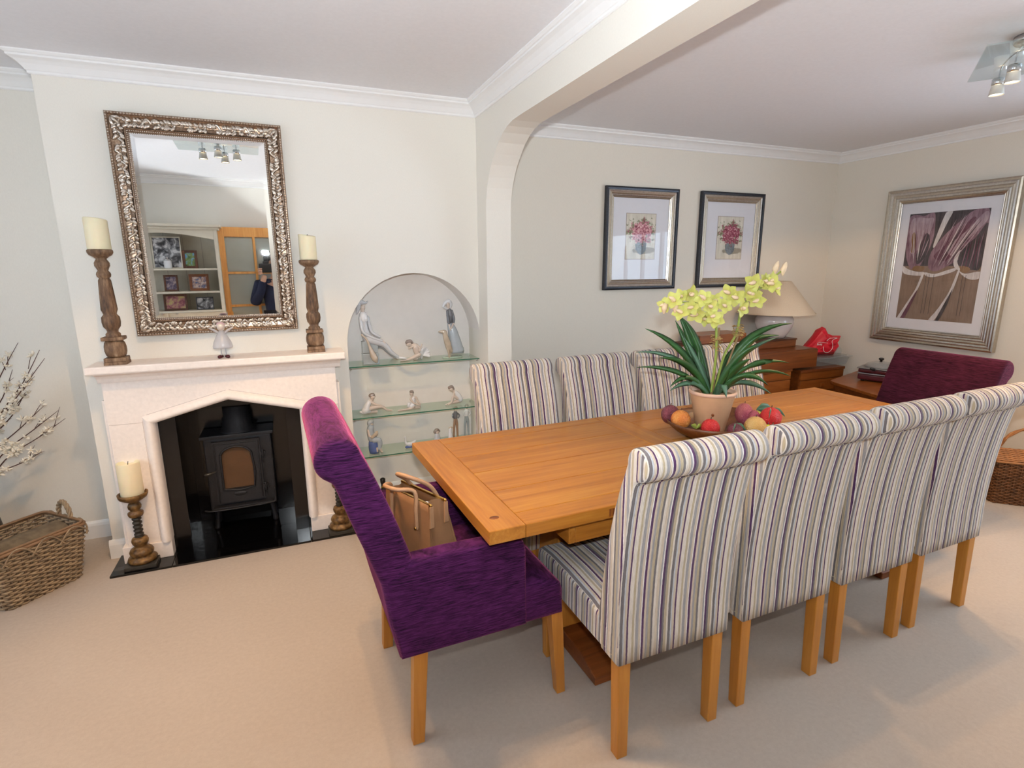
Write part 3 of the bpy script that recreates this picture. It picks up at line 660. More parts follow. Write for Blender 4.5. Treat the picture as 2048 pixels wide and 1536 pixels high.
def angel():
    t = thing('angel_ornament', 'small glass angel ornament with pink hair standing on the mantel', 'ornament', (.634, -.150, ztop))
    MB().lathe([(.012, .048), (.044, .052), (.046, .060), (.040, .082), (.026, .112), (.014, .132), (.008, .140)], 24).build('glass_dress', 'angel_glass', t)
    MB().ell((0, 0, .158), (.019, .019, .021)).build('head', 'porc_flesh', t)
    MB().ell((0, .005, .168), (.020, .019, .014)).build('hair', 'porc_pink', t)
    for s in (-1, 1):
        MB().limb([(s*.010, .008, .120, .006), (s*.028, .012, .138, .007), (s*.052, .014, .150, .003)], 6, 3, True, .5).build('wing', 'angel_glass', t)
        MB().tube([(s*.010, 0, .052), (s*.010, 0, .014)], .0028).build('leg', 'angel_glass', t)
        MB().limb([(s*.008, .006, .009, .007), (s*.020, -.012, .008, .009)], 8).build('shoe', 'cane_orange' if False else 'dark_red_enamel', t)
angel()
# ------------------------------------------------------------------ glass shelves in the niche
SH = [.922, .612, .364]
for z, lb in zip(SH, ('top glass shelf in the arched niche under the largest figurines', 'middle glass shelf in the arched niche with three seated dancers', 'lowest glass shelf in the arched niche beside the purple chair')):
    t = thing('glass_shelf', lb, 'shelf', (0, 0, z), 0, 'glass shelves in the niche')
    MB().box(1.2515, 2.0445, .0065, .213, -.006, 0).build('glass_pane', 'shelf_glass', t)
    MB().box(1.2515, 2.0445, .004, .0060, -.006, 0).build('front_edge', 'glass_edge', t)
    for x in (1.262, 2.036):
        for y in (.03, .19): MB().lathe([(.005, -.020), (.006, -.0065)], 10, (x, y, 0)).build('shelf_peg', 'chrome', t)
# ------------------------------------------------------------------ porcelain figurines (pose traced, real thickness)
class Fig:
    def __init__(s, label, px, py, shelf, y, k, bx, by):
        # k metres per sketch unit; (bx,by) sketch point standing at the base
        s.k, s.bx, s.by = k, bx, by
        s.t = thing('porcelain_figurine', label, 'figurine', (px, y, shelf+.0008), 0, 'porcelain figurines in the niche')
    def P(s, c): # (sx, sy, r[, depth])
        d = c[3] if len(c) > 3 else 0
        return ((c[0]-s.bx)*s.k, d*s.k, max((s.by-c[1])*s.k, c[2]*s.k), c[2]*s.k)
    def part(s, name, mat, *chains, n=8):
        mb = MB()
        for ch in chains: mb.limb([s.P(c) for c in ch], n, 4)
        return mb.build(name, mat, s.t)
    def ell(s, name, mat, sx, sy, rx, ry, rz, d=0):
        return MB().ell(((sx-s.bx)*s.k, d*s.k, (s.by-sy)*s.k), (rx*s.k, ry*s.k, rz*s.k)).build(name, mat, s.t)
KA = .000440
f = Fig('seated harlequin figurine in a bicorne hat holding a lute', 1.385, 0, SH[0], .075, KA, 410, 1225)
MB().box(-110*KA, 105*KA, -70*KA, 70*KA, .0, 150*KA, .004).box(-108*KA, 95*KA, -65*KA, 65*KA, 152*KA, 312*KA, .004).build('stone_block', 'porc_teal', f.t)
f.part('suit', 'porc_grey', [(350, 590, 50), (350, 700, 48), (365, 820, 60), (395, 890, 68)], [(395, 890, 62, -30), (500, 930, 52, -40), (600, 980, 40, -40), (680, 1080, 30, -40), (770, 1150, 20, -40)], [(400, 900, 60, 30), (480, 970, 48, 30), (590, 1000, 38, 20), (690, 1110, 26, 10), (760, 1165, 18, 0)],
       [(305, 600, 26, -20), (310, 700, 26, -30), (330, 790, 22, -50), (450, 870, 20, -70), (560, 910, 17, -70)], [(400, 600, 26, 20), (420, 700, 24, 10), (450, 800, 20, -30), (540, 860, 17, -50)])
f.part('collar', 'porc_white', [(345, 570, 55), (348, 610, 64)])
f.part('head', 'porc_flesh', [(340, 545, 22), (342, 500, 26), (345, 470, 36), (350, 450, 30)], [(560, 905, 16, -60), (600, 950, 14, -60)])
f.part('hat', 'porc_grey', [(265, 535, 12), (290, 460, 34), (300, 405, 36), (340, 400, 34), (390, 405, 14), (415, 385, 6)])
f.part('shoes', 'porc_white', [(765, 1160, 22, -30), (870, 1180, 14, -30)], [(770, 1170, 20, 10), (890, 1190, 14, 10)])
f.part('lute', 'porc_lute', [(305, 820, 14, -80), (360, 880, 14, -80), (395, 980, 18, -85), (430, 1090, 42, -88), (455, 1150, 44, -88), (470, 1185, 24, -88)])
f = Fig('kneeling ballerina figurine with a spread white tutu', 1.672, 0, SH[0], .085, KA, 1150, 1130)
f.part('skin', 'porc_flesh', [(1030, 895, 40), (1060, 920, 24), (1110, 930, 46), (1130, 990, 44), (1140, 1030, 40)], [(1140, 920, 20, -20), (1175, 960, 16, -30), (1160, 1010, 14, -40), (1210, 910, 10, -10)], [(1080, 930, 18, -20), (1020, 950, 12, -40)],
       [(1160, 1050, 36, -10), (1070, 1090, 24, -20), (980, 1125, 16, -20), (905, 1135, 12, -20)], [(1160, 1080, 32, 30), (1090, 1120, 24, 20), (1130, 1125, 20, 10)])
f.part('hair', 'porc_hair', [(1015, 870, 34), (1050, 865, 34), (1075, 880, 20)])
tb = MB()
for q in range(14):
    a = -0.5+q*.36; tb.limb([(70*KA, 15*KA, 70*KA, 22*KA), ((95+95*cos(a)*.7)*KA, (15+40*sin(a*2))*KA, (85+95*sin(a)*.8)*KA if 85+95*sin(a)*.8 > 20 else 20*KA, 20*KA)], 6)
tb.build('tutu', 'porc_white', f.t)
f = Fig('tall lady figurine in a bonnet and long grey skirt with a dog', 1.905, 0, SH[0], .095, KA, 1640, 1085)
MB().lathe([(150*KA, 0), (150*KA, 10*KA), (140*KA, 16*KA)], 20, (-20*KA, 0, 0), 1, .5).build('base', 'porc_green', f.t)
f.part('skirt', 'porc_blue', [(1595, 600, 42), (1630, 700, 66), (1660, 850, 88), (1690, 980, 98), (1695, 1060, 100)], n=14)
f.part('bodice', 'porc_dark', [(1590, 410, 34), (1595, 470, 50), (1595, 540, 44), (1595, 600, 40)], [(1560, 420, 22, -20), (1560, 520, 20, -40), (1565, 590, 16, -60)], [(1625, 420, 22, 0), (1645, 520, 20, -30), (1635, 580, 16, -50)])
f.part('skin', 'porc_flesh', [(1580, 390, 18), (1575, 330, 30), (1570, 310, 28)], [(1565, 595, 14, -60), (1580, 680, 11, -70)], [(1635, 585, 14, -50), (1590, 660, 11, -70)])
f.part('bonnet', 'porc_white', [(1505, 350, 14), (1540, 300, 26), (1590, 285, 36, 10), (1615, 330, 30, 15), (1600, 375, 22, 15)], [(1510, 360, 12, -10), (1550, 385, 12, -10), (1600, 380, 14)])
f.part('dog', 'porc_tan', [(1420, 700, 10, -40), (1460, 700, 22, -40), (1500, 710, 34, -40), (1515, 770, 38, -40), (1540, 860, 48, -40), (1560, 930, 44, -35), (1590, 980, 40, -20)], [(1520, 900, 18, -60), (1545, 990, 14, -60), (1555, 1070, 13, -60)], [(1570, 900, 18, -30), (1580, 990, 14, -30), (1570, 1072, 13, -35)])
KB = .000505
def dancer(label, px, base, ch, dress, hair, y=.08, extra=None):
    f = Fig(label, px, 0, SH[1], y, KB, *base); f.part('skin', 'porc_flesh', *ch); f.part('dress', 'porc_white', *dress); f.part('hair', 'porc_hair', *hair); return f
dancer('crouching dancer figurine leaning forward, left on the middle shelf', 1.365, (320, 490),
       [[(355, 285, 32), (345, 320, 16), (315, 340, 30)], [(330, 340, 18, -10), (390, 380, 14, -20), (450, 400, 12, -20), (500, 450, 10, -20)], [(320, 420, 30, -10), (400, 410, 22, -15), (460, 415, 18, -15), (510, 455, 14, -15), (570, 470, 9, -15)], [(230, 480, 20, 10), (300, 485, 22, 10), (390, 470, 18, 10)]],
       [[(310, 345, 32), (285, 390, 40), (275, 430, 46), (260, 460, 46)], [(200, 455, 10), (240, 470, 26), (300, 450, 30)]], [[(335, 265, 26), (360, 262, 28), (378, 280, 12)]])
dancer('upright seated dancer figurine in the middle of the glass shelves', 1.632, (800, 440),
       [[(780, 240, 26), (785, 275, 14), (800, 295, 28)], [(830, 290, 14, -15), (850, 340, 12, -20), (875, 380, 10, -20)], [(760, 300, 14, -15), (790, 350, 12, -30), (860, 385, 10, -30)], [(790, 400, 26, -10), (740, 425, 16, -15), (680, 440, 12, -15), (605, 458, 8, -15)], [(870, 420, 20, 10), (800, 430, 20, 5), (740, 432, 14, 0)]],
       [[(800, 300, 28), (795, 340, 26), (790, 380, 34), (770, 395, 36)], [(740, 370, 26), (735, 395, 20)]], [[(775, 215, 22), (785, 222, 26), (768, 240, 14)]])
dancer('bending dancer figurine reaching to her feet, right on the middle shelf', 1.905, (1330, 390),
       [[(1285, 185, 30), (1310, 215, 16), (1340, 240, 30)], [(1320, 240, 16, -15), (1300, 300, 13, -20), (1280, 350, 11, -25), (1240, 385, 9, -25)], [(1400, 350, 26, 5), (1330, 360, 24, 5), (1290, 372, 16, 5)], [(1360, 310, 22, -15), (1310, 280, 20, -15), (1280, 350, 14, -15), (1205, 395, 9, -15)]],
       [[(1340, 240, 32), (1370, 275, 38), (1390, 310, 38), (1400, 330, 36)], [(1435, 310, 10), (1410, 325, 20)]], [[(1265, 165, 24), (1290, 162, 28), (1312, 185, 18)]], .10)
KC = .000515
f = Fig('nurse figurine seated on a blue barrel at the left of the lowest shelf', 1.372, 0, SH[2], .075, KC, 345, 980)
MB().lathe([(56*KC, 0), (62*KC, 40*KC), (64*KC, 80*KC), (60*KC, 130*KC), (54*KC, 150*KC)], 20, (0, 0, 0)).build('barrel', 'porc_cobalt', f.t)
f.part('dress', 'porc_blue', [(320, 660, 40), (315, 720, 44), (330, 790, 50), (345, 820, 54)], [(350, 810, 40, -30), (400, 820, 34, -40), (410, 870, 30, -40), (400, 920, 22, -40)])
f.part('skin', 'porc_flesh', [(325, 640, 18), (330, 625, 26)], [(290, 690, 16, -20), (300, 760, 14, -40), (360, 750, 12, -50)], [(410, 900, 14, -45), (420, 955, 12, -45), (432, 965, 9, -55)], [(370, 910, 14, -50), (375, 950, 12, -50)])
f.part('headdress', 'porc_grey', [(310, 640, 22, 10), (310, 600, 30), (335, 590, 30), (345, 615, 14)])
f.part('cradled_baby', 'porc_tan', [(325, 770, 20, -50), (370, 735, 24, -55), (382, 715, 16, -50)])
f = Fig('small goose girl figurine beside the table corner on the lowest shelf', 1.600, 0, SH[2], .075, KC, 715, 940)
f.part('goose', 'porc_white', [(640, 800, 8), (655, 790, 10), (650, 840, 9), (665, 880, 20), (720, 890, 30), (770, 860, 14)])
f.part('base', 'porc_cobalt', [(660, 925, 16), (770, 925, 18)])
f = Fig('curly haired child figurine mostly hidden behind the table corner', 1.775, 0, SH[2], .085, KC, 1005, 960)
f.part('head', 'porc_flesh', [(1005, 830, 14), (1008, 805, 30)]); f.part('hair', 'porc_hair', [(985, 800, 26, 6), (1005, 785, 30, 4), (1030, 795, 18, 4)]); f.part('body', 'porc_grey', [(1005, 850, 34), (1005, 900, 44), (1005, 945, 46)])
f = Fig('pale bird figurine peeping over the table edge on the lowest shelf', 1.865, 0, SH[2], .085, KC, 1145, 960)
f.part('body', 'porc_white', [(1145, 780, 18), (1140, 830, 24), (1145, 900, 34), (1145, 945, 30)]); f.part('crest', 'porc_tan', [(1130, 770, 10), (1160, 766, 12)])
def boy(label, px, cx, top, trouser, y):
    f = Fig(label, px, 0, SH[2], y, KC*.92, cx, 955)
    f.part('head', 'porc_flesh', [(cx+5, 535, 12), (cx+8, 505, 24), (cx+8, 495, 22)]); f.part('hair', 'porc_hair', [(cx-4, 492, 20, 4), (cx+12, 485, 24, 4)])
    f.part('shirt', top, [(cx+2, 555, 30), (cx, 590, 32), (cx, 630, 28)], [(cx-30, 565, 12), (cx-42, 600, 10, -10), (cx-25, 625, 9, -20)], [(cx+34, 565, 12), (cx+56, 595, 10, -5), (cx+36, 625, 9, -15)])
    f.part('trousers', trouser, [(cx, 635, 28), (cx-14, 700, 20), (cx-26, 780, 16), (cx-30, 900, 14), (cx-30, 940, 14)], [(cx, 640, 26), (cx+18, 700, 20), (cx+22, 780, 16), (cx+24, 900, 14), (cx+24, 940, 14)])
    MB().lathe([(46*KC, 0), (46*KC, 8*KC), (40*KC, 11*KC)], 16).build('base', 'porc_green', f.t)
boy('boy figurine in brown trousers standing on the lowest shelf', 1.905, 1270, 'porc_dark', 'porc_brown', .10)
boy('boy figurine in blue trousers with hand on hip by the niche wall', 1.990, 1450, 'porc_white', 'porc_teal', .13)
# dark carved ornaments on the niche floor
for lb, x, y, h in (('taller dark carved vase on the niche floor behind the handbag', 1.415, .09, .185), ('shorter dark carved vase on the niche floor behind the handbag', 1.365, .06, .125)):
    t = thing('carved_vase', lb, 'vase', (x, y, 0), 0, 'dark vases on the niche floor')
    MB().lathe([(.026*1, 0), (.036, h*.15), (.036, h*.3), (.024, h*.52), (.012, h*.64), (.011, h*.74), (.016, h*.86), (.017, h*.97), (.010, h)], 14).build('body', 'ebony', t)
    MB().lathe([(.0125, h*.66), (.0125, h*.72)], 14).build('gold_band', 'gold', t)
# ------------------------------------------------------------------ dining table
TR = .035
TX, TY, TL, TW, TZ = 1.405, -.925, 2.585, .912, .73   # rear-left corner, length, width, height
def G(u, v): # table frame (u along the table, v from rear edge towards the camera) -> world
    return (TX+u*cos(TR)+v*sin(TR), TY+u*sin(TR)-v*cos(TR))
def table():
    t = thing('dining_table', 'long oak dining table with breadboard ends and a trestle base', 'table', (TX, TY, 0), TR)
    th = .044; z0, z1 = TZ-th, TZ
    def plank(u0, u1, v0, v1, mat): MB().box(u0+.0006, u1-.0006, -v1+.0006, -v0-.0006, z0, z1, .0035).build('plank', mat, t)
    bb = .120
    spans = [(0, .945+.118), (.945+.118, 1.522), (1.522, TL)]
    # left leaf
    plank(0, bb, 0, TW, 'oak_y')
    for a, b in ((bb, .945), (1.522+.118, TL-bb)):
        plank(a, b, 0, .085, 'oak_x'); plank(a, b, TW-.085, TW, 'oak_x')
        for q in range(4):
            v0 = .085+q*(TW-.17)/4; plank(a, b, v0, v0+(TW-.17)/4, 'oak_x')
    plank(.945, 1.063, 0, TW, 'oak_y'); plank(1.522, 1.640, 0, TW, 'oak_y'); plank(TL-bb, TL, 0, TW, 'oak_y')
    for q in range(6):
        v0 = q*TW/6; plank(1.063, 1.522, v0, v0+TW/6, 'oak_x')
    # knot and peg marks
    k = MB(); k.lathe([(.016, 0), (.016, .0008)], 14, (.050, -.83, z1-.0002), 1, .7); k.build('knot', 'oak_dark', t)
    MB().box(.420, .428, -TW-.0008, -TW+.002, z0+.008, z1-.010).build('peg', 'oak_dark', t); MB().box(.432, .440, -TW-.0008, -TW+.002, z0+.008, z1-.010).build('peg', 'oak_dark', t)
    # apron rails / runners
    MB().box(.330, TL-.330, -TW+.060, -TW+.085, z0-.095, z0-.001, .003).build('apron', 'oak_x', t); MB().box(.330, TL-.330, -.085, -.060, z0-.095, z0-.001, .003).build('apron', 'oak_x', t)
    MB().box(.305, .330, -TW+.060, -.060, z0-.095, z0-.001, .003).build('apron', 'oak_y', t); MB().box(TL-.330, TL-.305, -TW+.060, -.060, z0-.095, z0-.001, .003).build('apron', 'oak_y', t)
    for u in (.48, TL-.48):
        MB().taper(u, -TW/2, .075, z0-.1, .14, .30, .12, .24, .006).build('pedestal', 'oak_z', t)
        MB().prism([(-TW+.06, .004), (-.06, .004), (-.06, .035), (-.16, .075), (-TW+.16, .075), (-TW+.06, .035)], u-.055, u+.055, 'x', False, .004).build('foot_rail', 'oak_dark', t)
    MB().box(.56, TL-.56, -TW/2-.03, -TW/2+.03, .14, .20, .004).build('stretcher', 'oak_dark', t)
table()
# ------------------------------------------------------------------ striped dining chairs
def striped_chair():
    t = thing('dining_chair', '', 'chair', (0, 0, 0), 0, 'striped roll-back dining chairs round the table')
    lw = .043
    for sx in (-1, 1):
        MB().taper(sx*(.2-lw/2), -.265+lw/2, 0, .345, lw*.86, lw*.86, lw, lw, .003, 0, .010).build('leg', 'oak_z', t)
        MB().taper(sx*(.2-lw/2), .265-lw/2, 0, .345, lw*.80, lw*.80, lw, lw, .003).build('leg', 'oak_z', t)
    seat = [(-.245, .338), (-.255, .36), (-.25, .44), (-.10, .466), (.05, .474), (.18, .472), (.255, .462), (.278, .445), (.283, .42), (.280, .338)]
    MB().softprism(seat, .214, .022).build('seat', 'striped_chenille', t)
    c = (-.315, .980); r = .047
    front = [(-.150, .44), (-.160, .52), (-.174, .62), (-.192, .72), (-.216, .82), (-.242, .90), (-.263, .955)]
    rl = arc(c[0], c[1], r, -10, 246, 18)
    rear = [(-.322, .934), (-.311, .926), (-.304, .914), (-.299, .895), (-.286, .82), (-.274, .72), (-.265, .60), (-.262, .48), (-.264, .39), (-.264, .336), (-.22, .334), (-.17, .338)]
    MB().softprism(front+rl+rear, .213, .012).build('backrest', 'striped_chenille', t)
    # seams: under the roll and along the side panels
    pp = MB(); pp.tube([(-.203, -.3105, .925), (0, -.3125, .925), (.203, -.3105, .925)], .0030, 6, 2); pp.build('roll_seam', 'striped_chenille', t)
    for sx in (-1, 1):
        MB().tube([(sx*.2095, y_, z_) for y_, z_ in ((-.260, .40), (-.258, .50), (-.266, .66), (-.277, .78), (-.300, .922))], .0028, 6, 3).build('side_piping', 'striped_chenille', t)
    return t
proto = striped_chair()
near = [(1.962, -1.783), (2.452, -1.765), (2.942, -1.744), (3.424, -1.722)]
nl = ['striped roll-back dining chair nearest the camera beside the purple armchair', 'second striped dining chair along the near side of the table', 'third striped dining chair along the near side of the table', 'striped dining chair at the far end of the near side by the hamper']
fl_ = ['striped dining chair facing us in front of the niche', 'second striped dining chair from the niche on the wall side', 'third striped dining chair on the wall side behind the orchid leaves', 'striped dining chair on the wall side nearest the wooden drawers']
far = [(1.972, -1.055), (2.452, -1.040), (2.925, -1.022), (3.405, -1.005)]
for i, (x, y) in enumerate(near):
    if i == 0: proto.location = (x, y, 0); proto.rotation_euler = (0, 0, .012); proto['label'] = nl[0]
    else: clone(proto, None, (x, y, 0), (0, .018, .024, .030)[i], nl[i])
for i, (x, y) in enumerate(far): clone(proto, None, (x, y, 0), pi+.037+(.0, .01, -.008, .0)[i], fl_[i])
# ------------------------------------------------------------------ purple armchairs at the ends
def purple_chair(label, loc, rz, mat):
    t = thing('carver_armchair', label, 'armchair', loc, rz, 'purple roll-back armchairs at the table ends')
    lw = .045
    for sx in (-1, 1):
        MB().taper(sx*(.268-lw/2), -.281+lw/2, 0, .345, lw*.84, lw*.84, lw, lw, .003, 0, .02).build('leg', 'oak_z', t)
        MB().taper(sx*(.268-lw/2), .281-lw/2, 0, .345, lw*.72, lw*.72, lw, lw, .003, 0, -.025).build('leg', 'oak_z', t)
    seat = [(-.28, .330), (-.29, .36), (-.28, .44), (-.10, .466), (.06, .476), (.17, .474), (.225, .462), (.246, .445), (.252, .42), (.250, .330)]
    MB().softprism(seat, .279, .020).build('seat', mat, t)
    c = (-.440, .984); r = .062
    front = [(-.195, .44), (-.215, .54), (-.253, .655), (-.288, .765), (-.318, .85), (-.343, .915), (-.364, .965)]
    rl = arc(c[0], c[1], r, 10, 240, 20)
    rear = [(-.462, .924), (-.453, .912), (-.437, .86), (-.405, .76), (-.377, .68), (-.347, .59), (-.328, .455), (-.304, .335), (-.26, .330), (-.20, .334)]
    MB().softprism(front+rl+rear, .281, .018).build('backrest', mat, t)
    for sx in (-1, 1):
        a = MB(); prof = [(-.300, .332), (-.325, .46), (-.335, .60), (-.26, .652), (-.15, .655), (.0, .652), (.085, .645), (.105, .63), (.112, .60), (.114, .332)]
        a.softprism(prof, .034, .014)
        o = a.build('arm', mat, t); o.location = (sx*.250, 0, 0)
    return t
purple_chair('purple chenille armchair with a handbag on its seat', (1.470, -1.484, 0), -pi/2+.025, 'purple_chenille')
purple_chair('plum armchair at the far end of the table below the tulip picture', (3.985, -1.335, 0), pi/2+.02, 'plum_chenille').scale = (1, 1, .945)
# ------------------------------------------------------------------ handbag on the armchair seat
def handbag():
    t = thing('handbag', 'tan leather handbag with looped handles on the purple armchair seat', 'handbag', (1.322, -1.455, .478), radians(24)); t.scale = (1.08, 1.08, 1.08)
    # local: length along y, depth along x, mouth at the top, leaning back a little
    Hh = .235
    def xs(z): return .062-.030*(z/Hh)
    def ln(z): return .125-.012*(z/Hh)
    def sh(z): return -.10*z
    zs_ = [0, .04, .10, .16, .21, Hh]
    def panel(sx):
        mb = MB(); vs = []; fs = []; ys = [-1, -.6, -.2, .2, .6, 1]
        for th_ in (0, -.006):
            for z in zs_:
                for y in ys: vs.append((sh(z)+sx*(xs(z)+th_+.008*(1-y*y)*sin(pi*min(1, z/Hh*1.1))), y*ln(z), z))
        n = len(ys); m = len(zs_)
        for o_ in (0, m*n):
            for i in range(m-1):
                for k in range(n-1): a = o_+i*n+k; fs.append((a, a+1, a+n+1, a+n))
        for k in range(n-1): a = (m-1)*n+k; fs.append((a, a+1, m*n+a+1, m*n+a))
        mb.add(vs, fs, True); return mb
    panel(1).build('front_panel', 'leather', t); panel(-1).build('back_panel', 'leather', t)
    MB().box(-.062, .062, -.125, .125, 0, .007, .002).build('base', 'leather_dark', t)
    for sy in (-1, 1):
        g = MB(); vs = []; fs = []; cols = [-1, -.5, 0, .5, 1]
        for z in zs_:
            for c in cols: vs.append((sh(z)+c*xs(z), sy*(ln(z)-.028*(1-c*c)*(z/Hh)), z))
        for i in range(len(zs_)-1):
            for k in range(4): a = i*5+k; fs.append((a, a+1, a+6, a+5))
        g.add(vs, fs, True); g.build('gusset', 'leather', t)
    for sx in (-1, 1):
        xz = sh(Hh)+sx*(xs(Hh)-.004)
        MB().box(xz-.0035, xz+.0035, -.112, .108, Hh-.004, Hh+.003).build('zip', 'gold', t)
        o = MB().prism([(xz-.008, Hh-.072), (xz+.008, Hh-.072), (xz+.006, Hh-.004), (xz-.006, Hh-.004)], -.124, -.118, 'y', False, .001).build('zip_pull', 'leather_light', t)
        MB().ell((xz, -.118, Hh), (.005, .006, .005), 8, 6).build('zip_ring', 'gold', o)
        pts = [(sh(.15)+sx*(xs(.15)+.010), -.066, .15), (sh(.20)+sx*(xs(.2)+.010), -.064, .205), (sh(Hh)+sx*.030-.010, -.054, Hh+.030), (sh(Hh)+sx*.026-.062, -.028, Hh+.056+.012*sx), (sh(Hh)+sx*.024-.070, .022, Hh+.056+.012*sx), (sh(Hh)+sx*.030-.020, .056, Hh+.024), (sh(.20)+sx*(xs(.2)+.010), .066, .205), (sh(.15)+sx*(xs(.15)+.010), .068, .15)]
        o = MB().tube(pts, .0068, 8, 5).build('handle', 'leather_light', t)
        for y in (-.066, .068): MB().ell((sh(.15)+sx*(xs(.15)+.016), y, .15), (.004, .005, .005), 8, 6).build('stud', 'gold', o)
    MB().box(-.042, .004, -.080, .085, .10, Hh-.035, .008).build('lining', 'leather_dark', t)
    MB().ell((-.022, -.060, Hh-.032), (.014, .018, .018), 10, 7).build('scarf', 'porc_white', t)
handbag()
# ------------------------------------------------------------------ bowl, pot, orchid, fruit
BC = (2.70, -1.390)   # bowl centre
def bowl():
    t = thing('wooden_bowl', 'wide dark wooden bowl on the table holding fruit around the pot', 'bowl', (BC[0], BC[1], TZ+.0005), .03)
    pr = [(.115, 0), (.150, .006), (.215, .038), (.252, .068), (.262, .086), (.256, .088), (.245, .072), (.205, .044), (.140, .016), (.02, .012)]
    MB().lathe(pr, 40, (0, 0, 0), .95, .78).build('bowl_body', 'bowl_wood', t)
bowl()
PC = (BC[0]-.022, BC[1]+.030); PZ = TZ+.0135
def pot():
    t = thing('plant_pot', 'terracotta flower pot standing in the wooden bowl', 'pot', (PC[0], PC[1], PZ))
    MB().lathe([(.056, 0), (.060, .004), (.094, .175), (.097, .186)], 32, cap=False).lathe([(.003, 0), (.056, 0)], 32, cap=False).build('pot_body', 'terracotta', t)
    MB().lathe([(.097, .184), (.1020, .186), (.1030, .194), (.100, .200), (.092, .199), (.088, .170)], 32, cap=False).build('pot_rim', 'terracotta_rim', t)
    MB().lathe([(.002, .190), (.05, .188), (.0895, .182)], 24, cap=False).build('soil', 'potting', t)
    MB().ell((-.045, -.060, .105), (.009, .007, .011), 8, 6).build('dark_chip', 'oak_dark', t)
pot()
def orchid():
    z0 = .183
    t = thing('orchid_plant', 'yellow green cymbidium orchid with long strap leaves in the pot', 'plant', (PC[0], PC[1], PZ))
    # world offsets; image right = (R), image up = z ; leaves given as (dx_img, dz, depth) tips
    rt = Vector((cos(radians(-22.3)), sin(radians(-22.3)), 0)); dp = Vector((-rt.y, rt.x, 0))
    def V(a, z, d): return rt*a+dp*d+Vector((0, 0, z))
    def leaf(base, midp, tip, w, mat):
        P0, P1, P2 = V(*base), V(*midp), V(*tip); n = 10; vs = []; fs = []
        for i in range(n+1):
            u = i/n; p = P0*(1-u)**2+P1*2*u*(1-u)+P2*u*u; tg = (P1-P0)*(1-u)*2+(P2-P1)*2*u; tg.normalize()
            sd = tg.cross(Vector((0, 0, 1))); sd = sd if sd.length > .05 else rt.copy(); sd.normalize()
            ww = w*(.55+.45*sin(min(1, u*1.6)*pi/2))*(1-u**3.2)+.0008; nn = sd.cross(tg)
            fc = tg.cross(dp)
            if fc.length > .1: sd = (fc.normalized()*.75+sd*(.45 if sd.dot(fc) > 0 else -.45)).normalized()
            nn = sd.cross(tg)
            vs += [p-sd*ww, p-nn*ww*.22, p+sd*ww, p-nn*ww*.22-nn*.0016]
        for i in range(n):
            a, b = i*4, (i+1)*4; fs += [(a, a+1, b+1, b), (a+1, a+2, b+2, b+1), (a+2, a+3, b+3, b+2), (a+3, a, b, b+3)]
        mb = MB(); mb.add(vs, fs, True); mb.build('leaf', mat, t)
    L = [((-.03, z0, 0), (-.12, .46, .02), (-.335, .545, .03), .020, 'leaf'), ((-.02, z0, .02), (-.10, .50, .06), (-.165, .625, .08), .024, 'leaf'), ((-.02, z0, .03), (-.10, .42, .06), (-.17, .58, .10), .022, 'leaf'),
         ((-.03, z0, 0), (-.14, .44, 0), (-.37, .41, .05), .015, 'leaf_blue'), ((-.03, z0, -.02), (-.12, .40, -.04), (-.285, .40, -.06), .019, 'leaf'), ((-.04, z0, -.02), (-.14, .36, -.06), (-.235, .245, -.08), .015, 'leaf'),
         ((.02, z0, 0), (.10, .46, -.02), (.20, .52, -.04), .027, 'leaf'), ((.03, z0, .02), (.10, .56, .03), (.385, .565, .06), .019, 'leaf'), ((.03, z0, .03), (.08, .50, .08), (.36, .49, .12), .022, 'leaf'),
         ((.02, z0, -.02), (.12, .42, -.05), (.345, .36, -.02), .017, 'leaf'), ((.03, z0, -.01), (.11, .38, -.06), (.235, .245, -.06), .018, 'leaf'), ((.02, z0, .03), (.12, .42, .08), (.37, .475, .14), .014, 'leaf_blue'),
         ((0, z0, -.05), (.0, .32, -.10), (.010, .20, -.135), .020, 'leaf_blue'), ((-.01, z0, 0), (-.06, .36, .02), (-.14, .50, .06), .020, 'leaf_blue'), ((.02, z0, 0), (.07, .36, -.06), (.12, .40, -.10), .026, 'leaf'),
         ((.03, z0, .02), (.09, .32, .0), (.15, .34, -.03), .024, 'leaf_blue'), ((-.02, z0, .02), (-.05, .34, .03), (-.07, .43, .04), .028, 'leaf'), ((.04, z0, .0), (.12, .33, .01), (.19, .34, .0), .022, 'leaf'),
         ((.03, z0, -.01), (.16, .38, -.04), (.36, .285, -.02), .015, 'leaf'), ((.03, z0, .01), (.14, .31, .0), (.265, .19, -.04), .016, 'leaf_blue'), ((-.03, z0, 0), (-.16, .36, -.02), (-.37, .33, .02), .014, 'leaf'), ((-.03, z0, -.02), (-.12, .31, -.05), (-.225, .215, -.05), .015, 'leaf_blue'), ((.0, z0, -.03), (.06, .42, -.06), (.155, .47, -.09), .030, 'leaf'), ((-.01, z0, .02), (-.05, .48, .05), (-.15, .60, .06), .024, 'leaf')]
    for l in L: leaf(*[(q[0]*.92, z0+(q[1]-z0)*.80, q[2]) if isinstance(q, tuple) else q for q in l])
    FK = .70
    s1 = [(-.008, z0, 0), (.002, .40, 0), (-.002, .55, 0), (-.015, .66, 0), (-.06, .74, -.01), (-.14, .765, -.02), (-.24, .755, -.02)]
    s2 = [(.012, z0, .01), (.05, .42, .02), (.10, .56, .02), (.115, .70, .02), (.15, .79, .02), (.22, .87, .02), (.285, .945, .02)]
    s1 = [(a*.92, z0+(z-z0)*FK, d) for a, z, d in s1]; s2 = [(a*.92, z0+(z-z0)*FK, d) for a, z, d in s2]
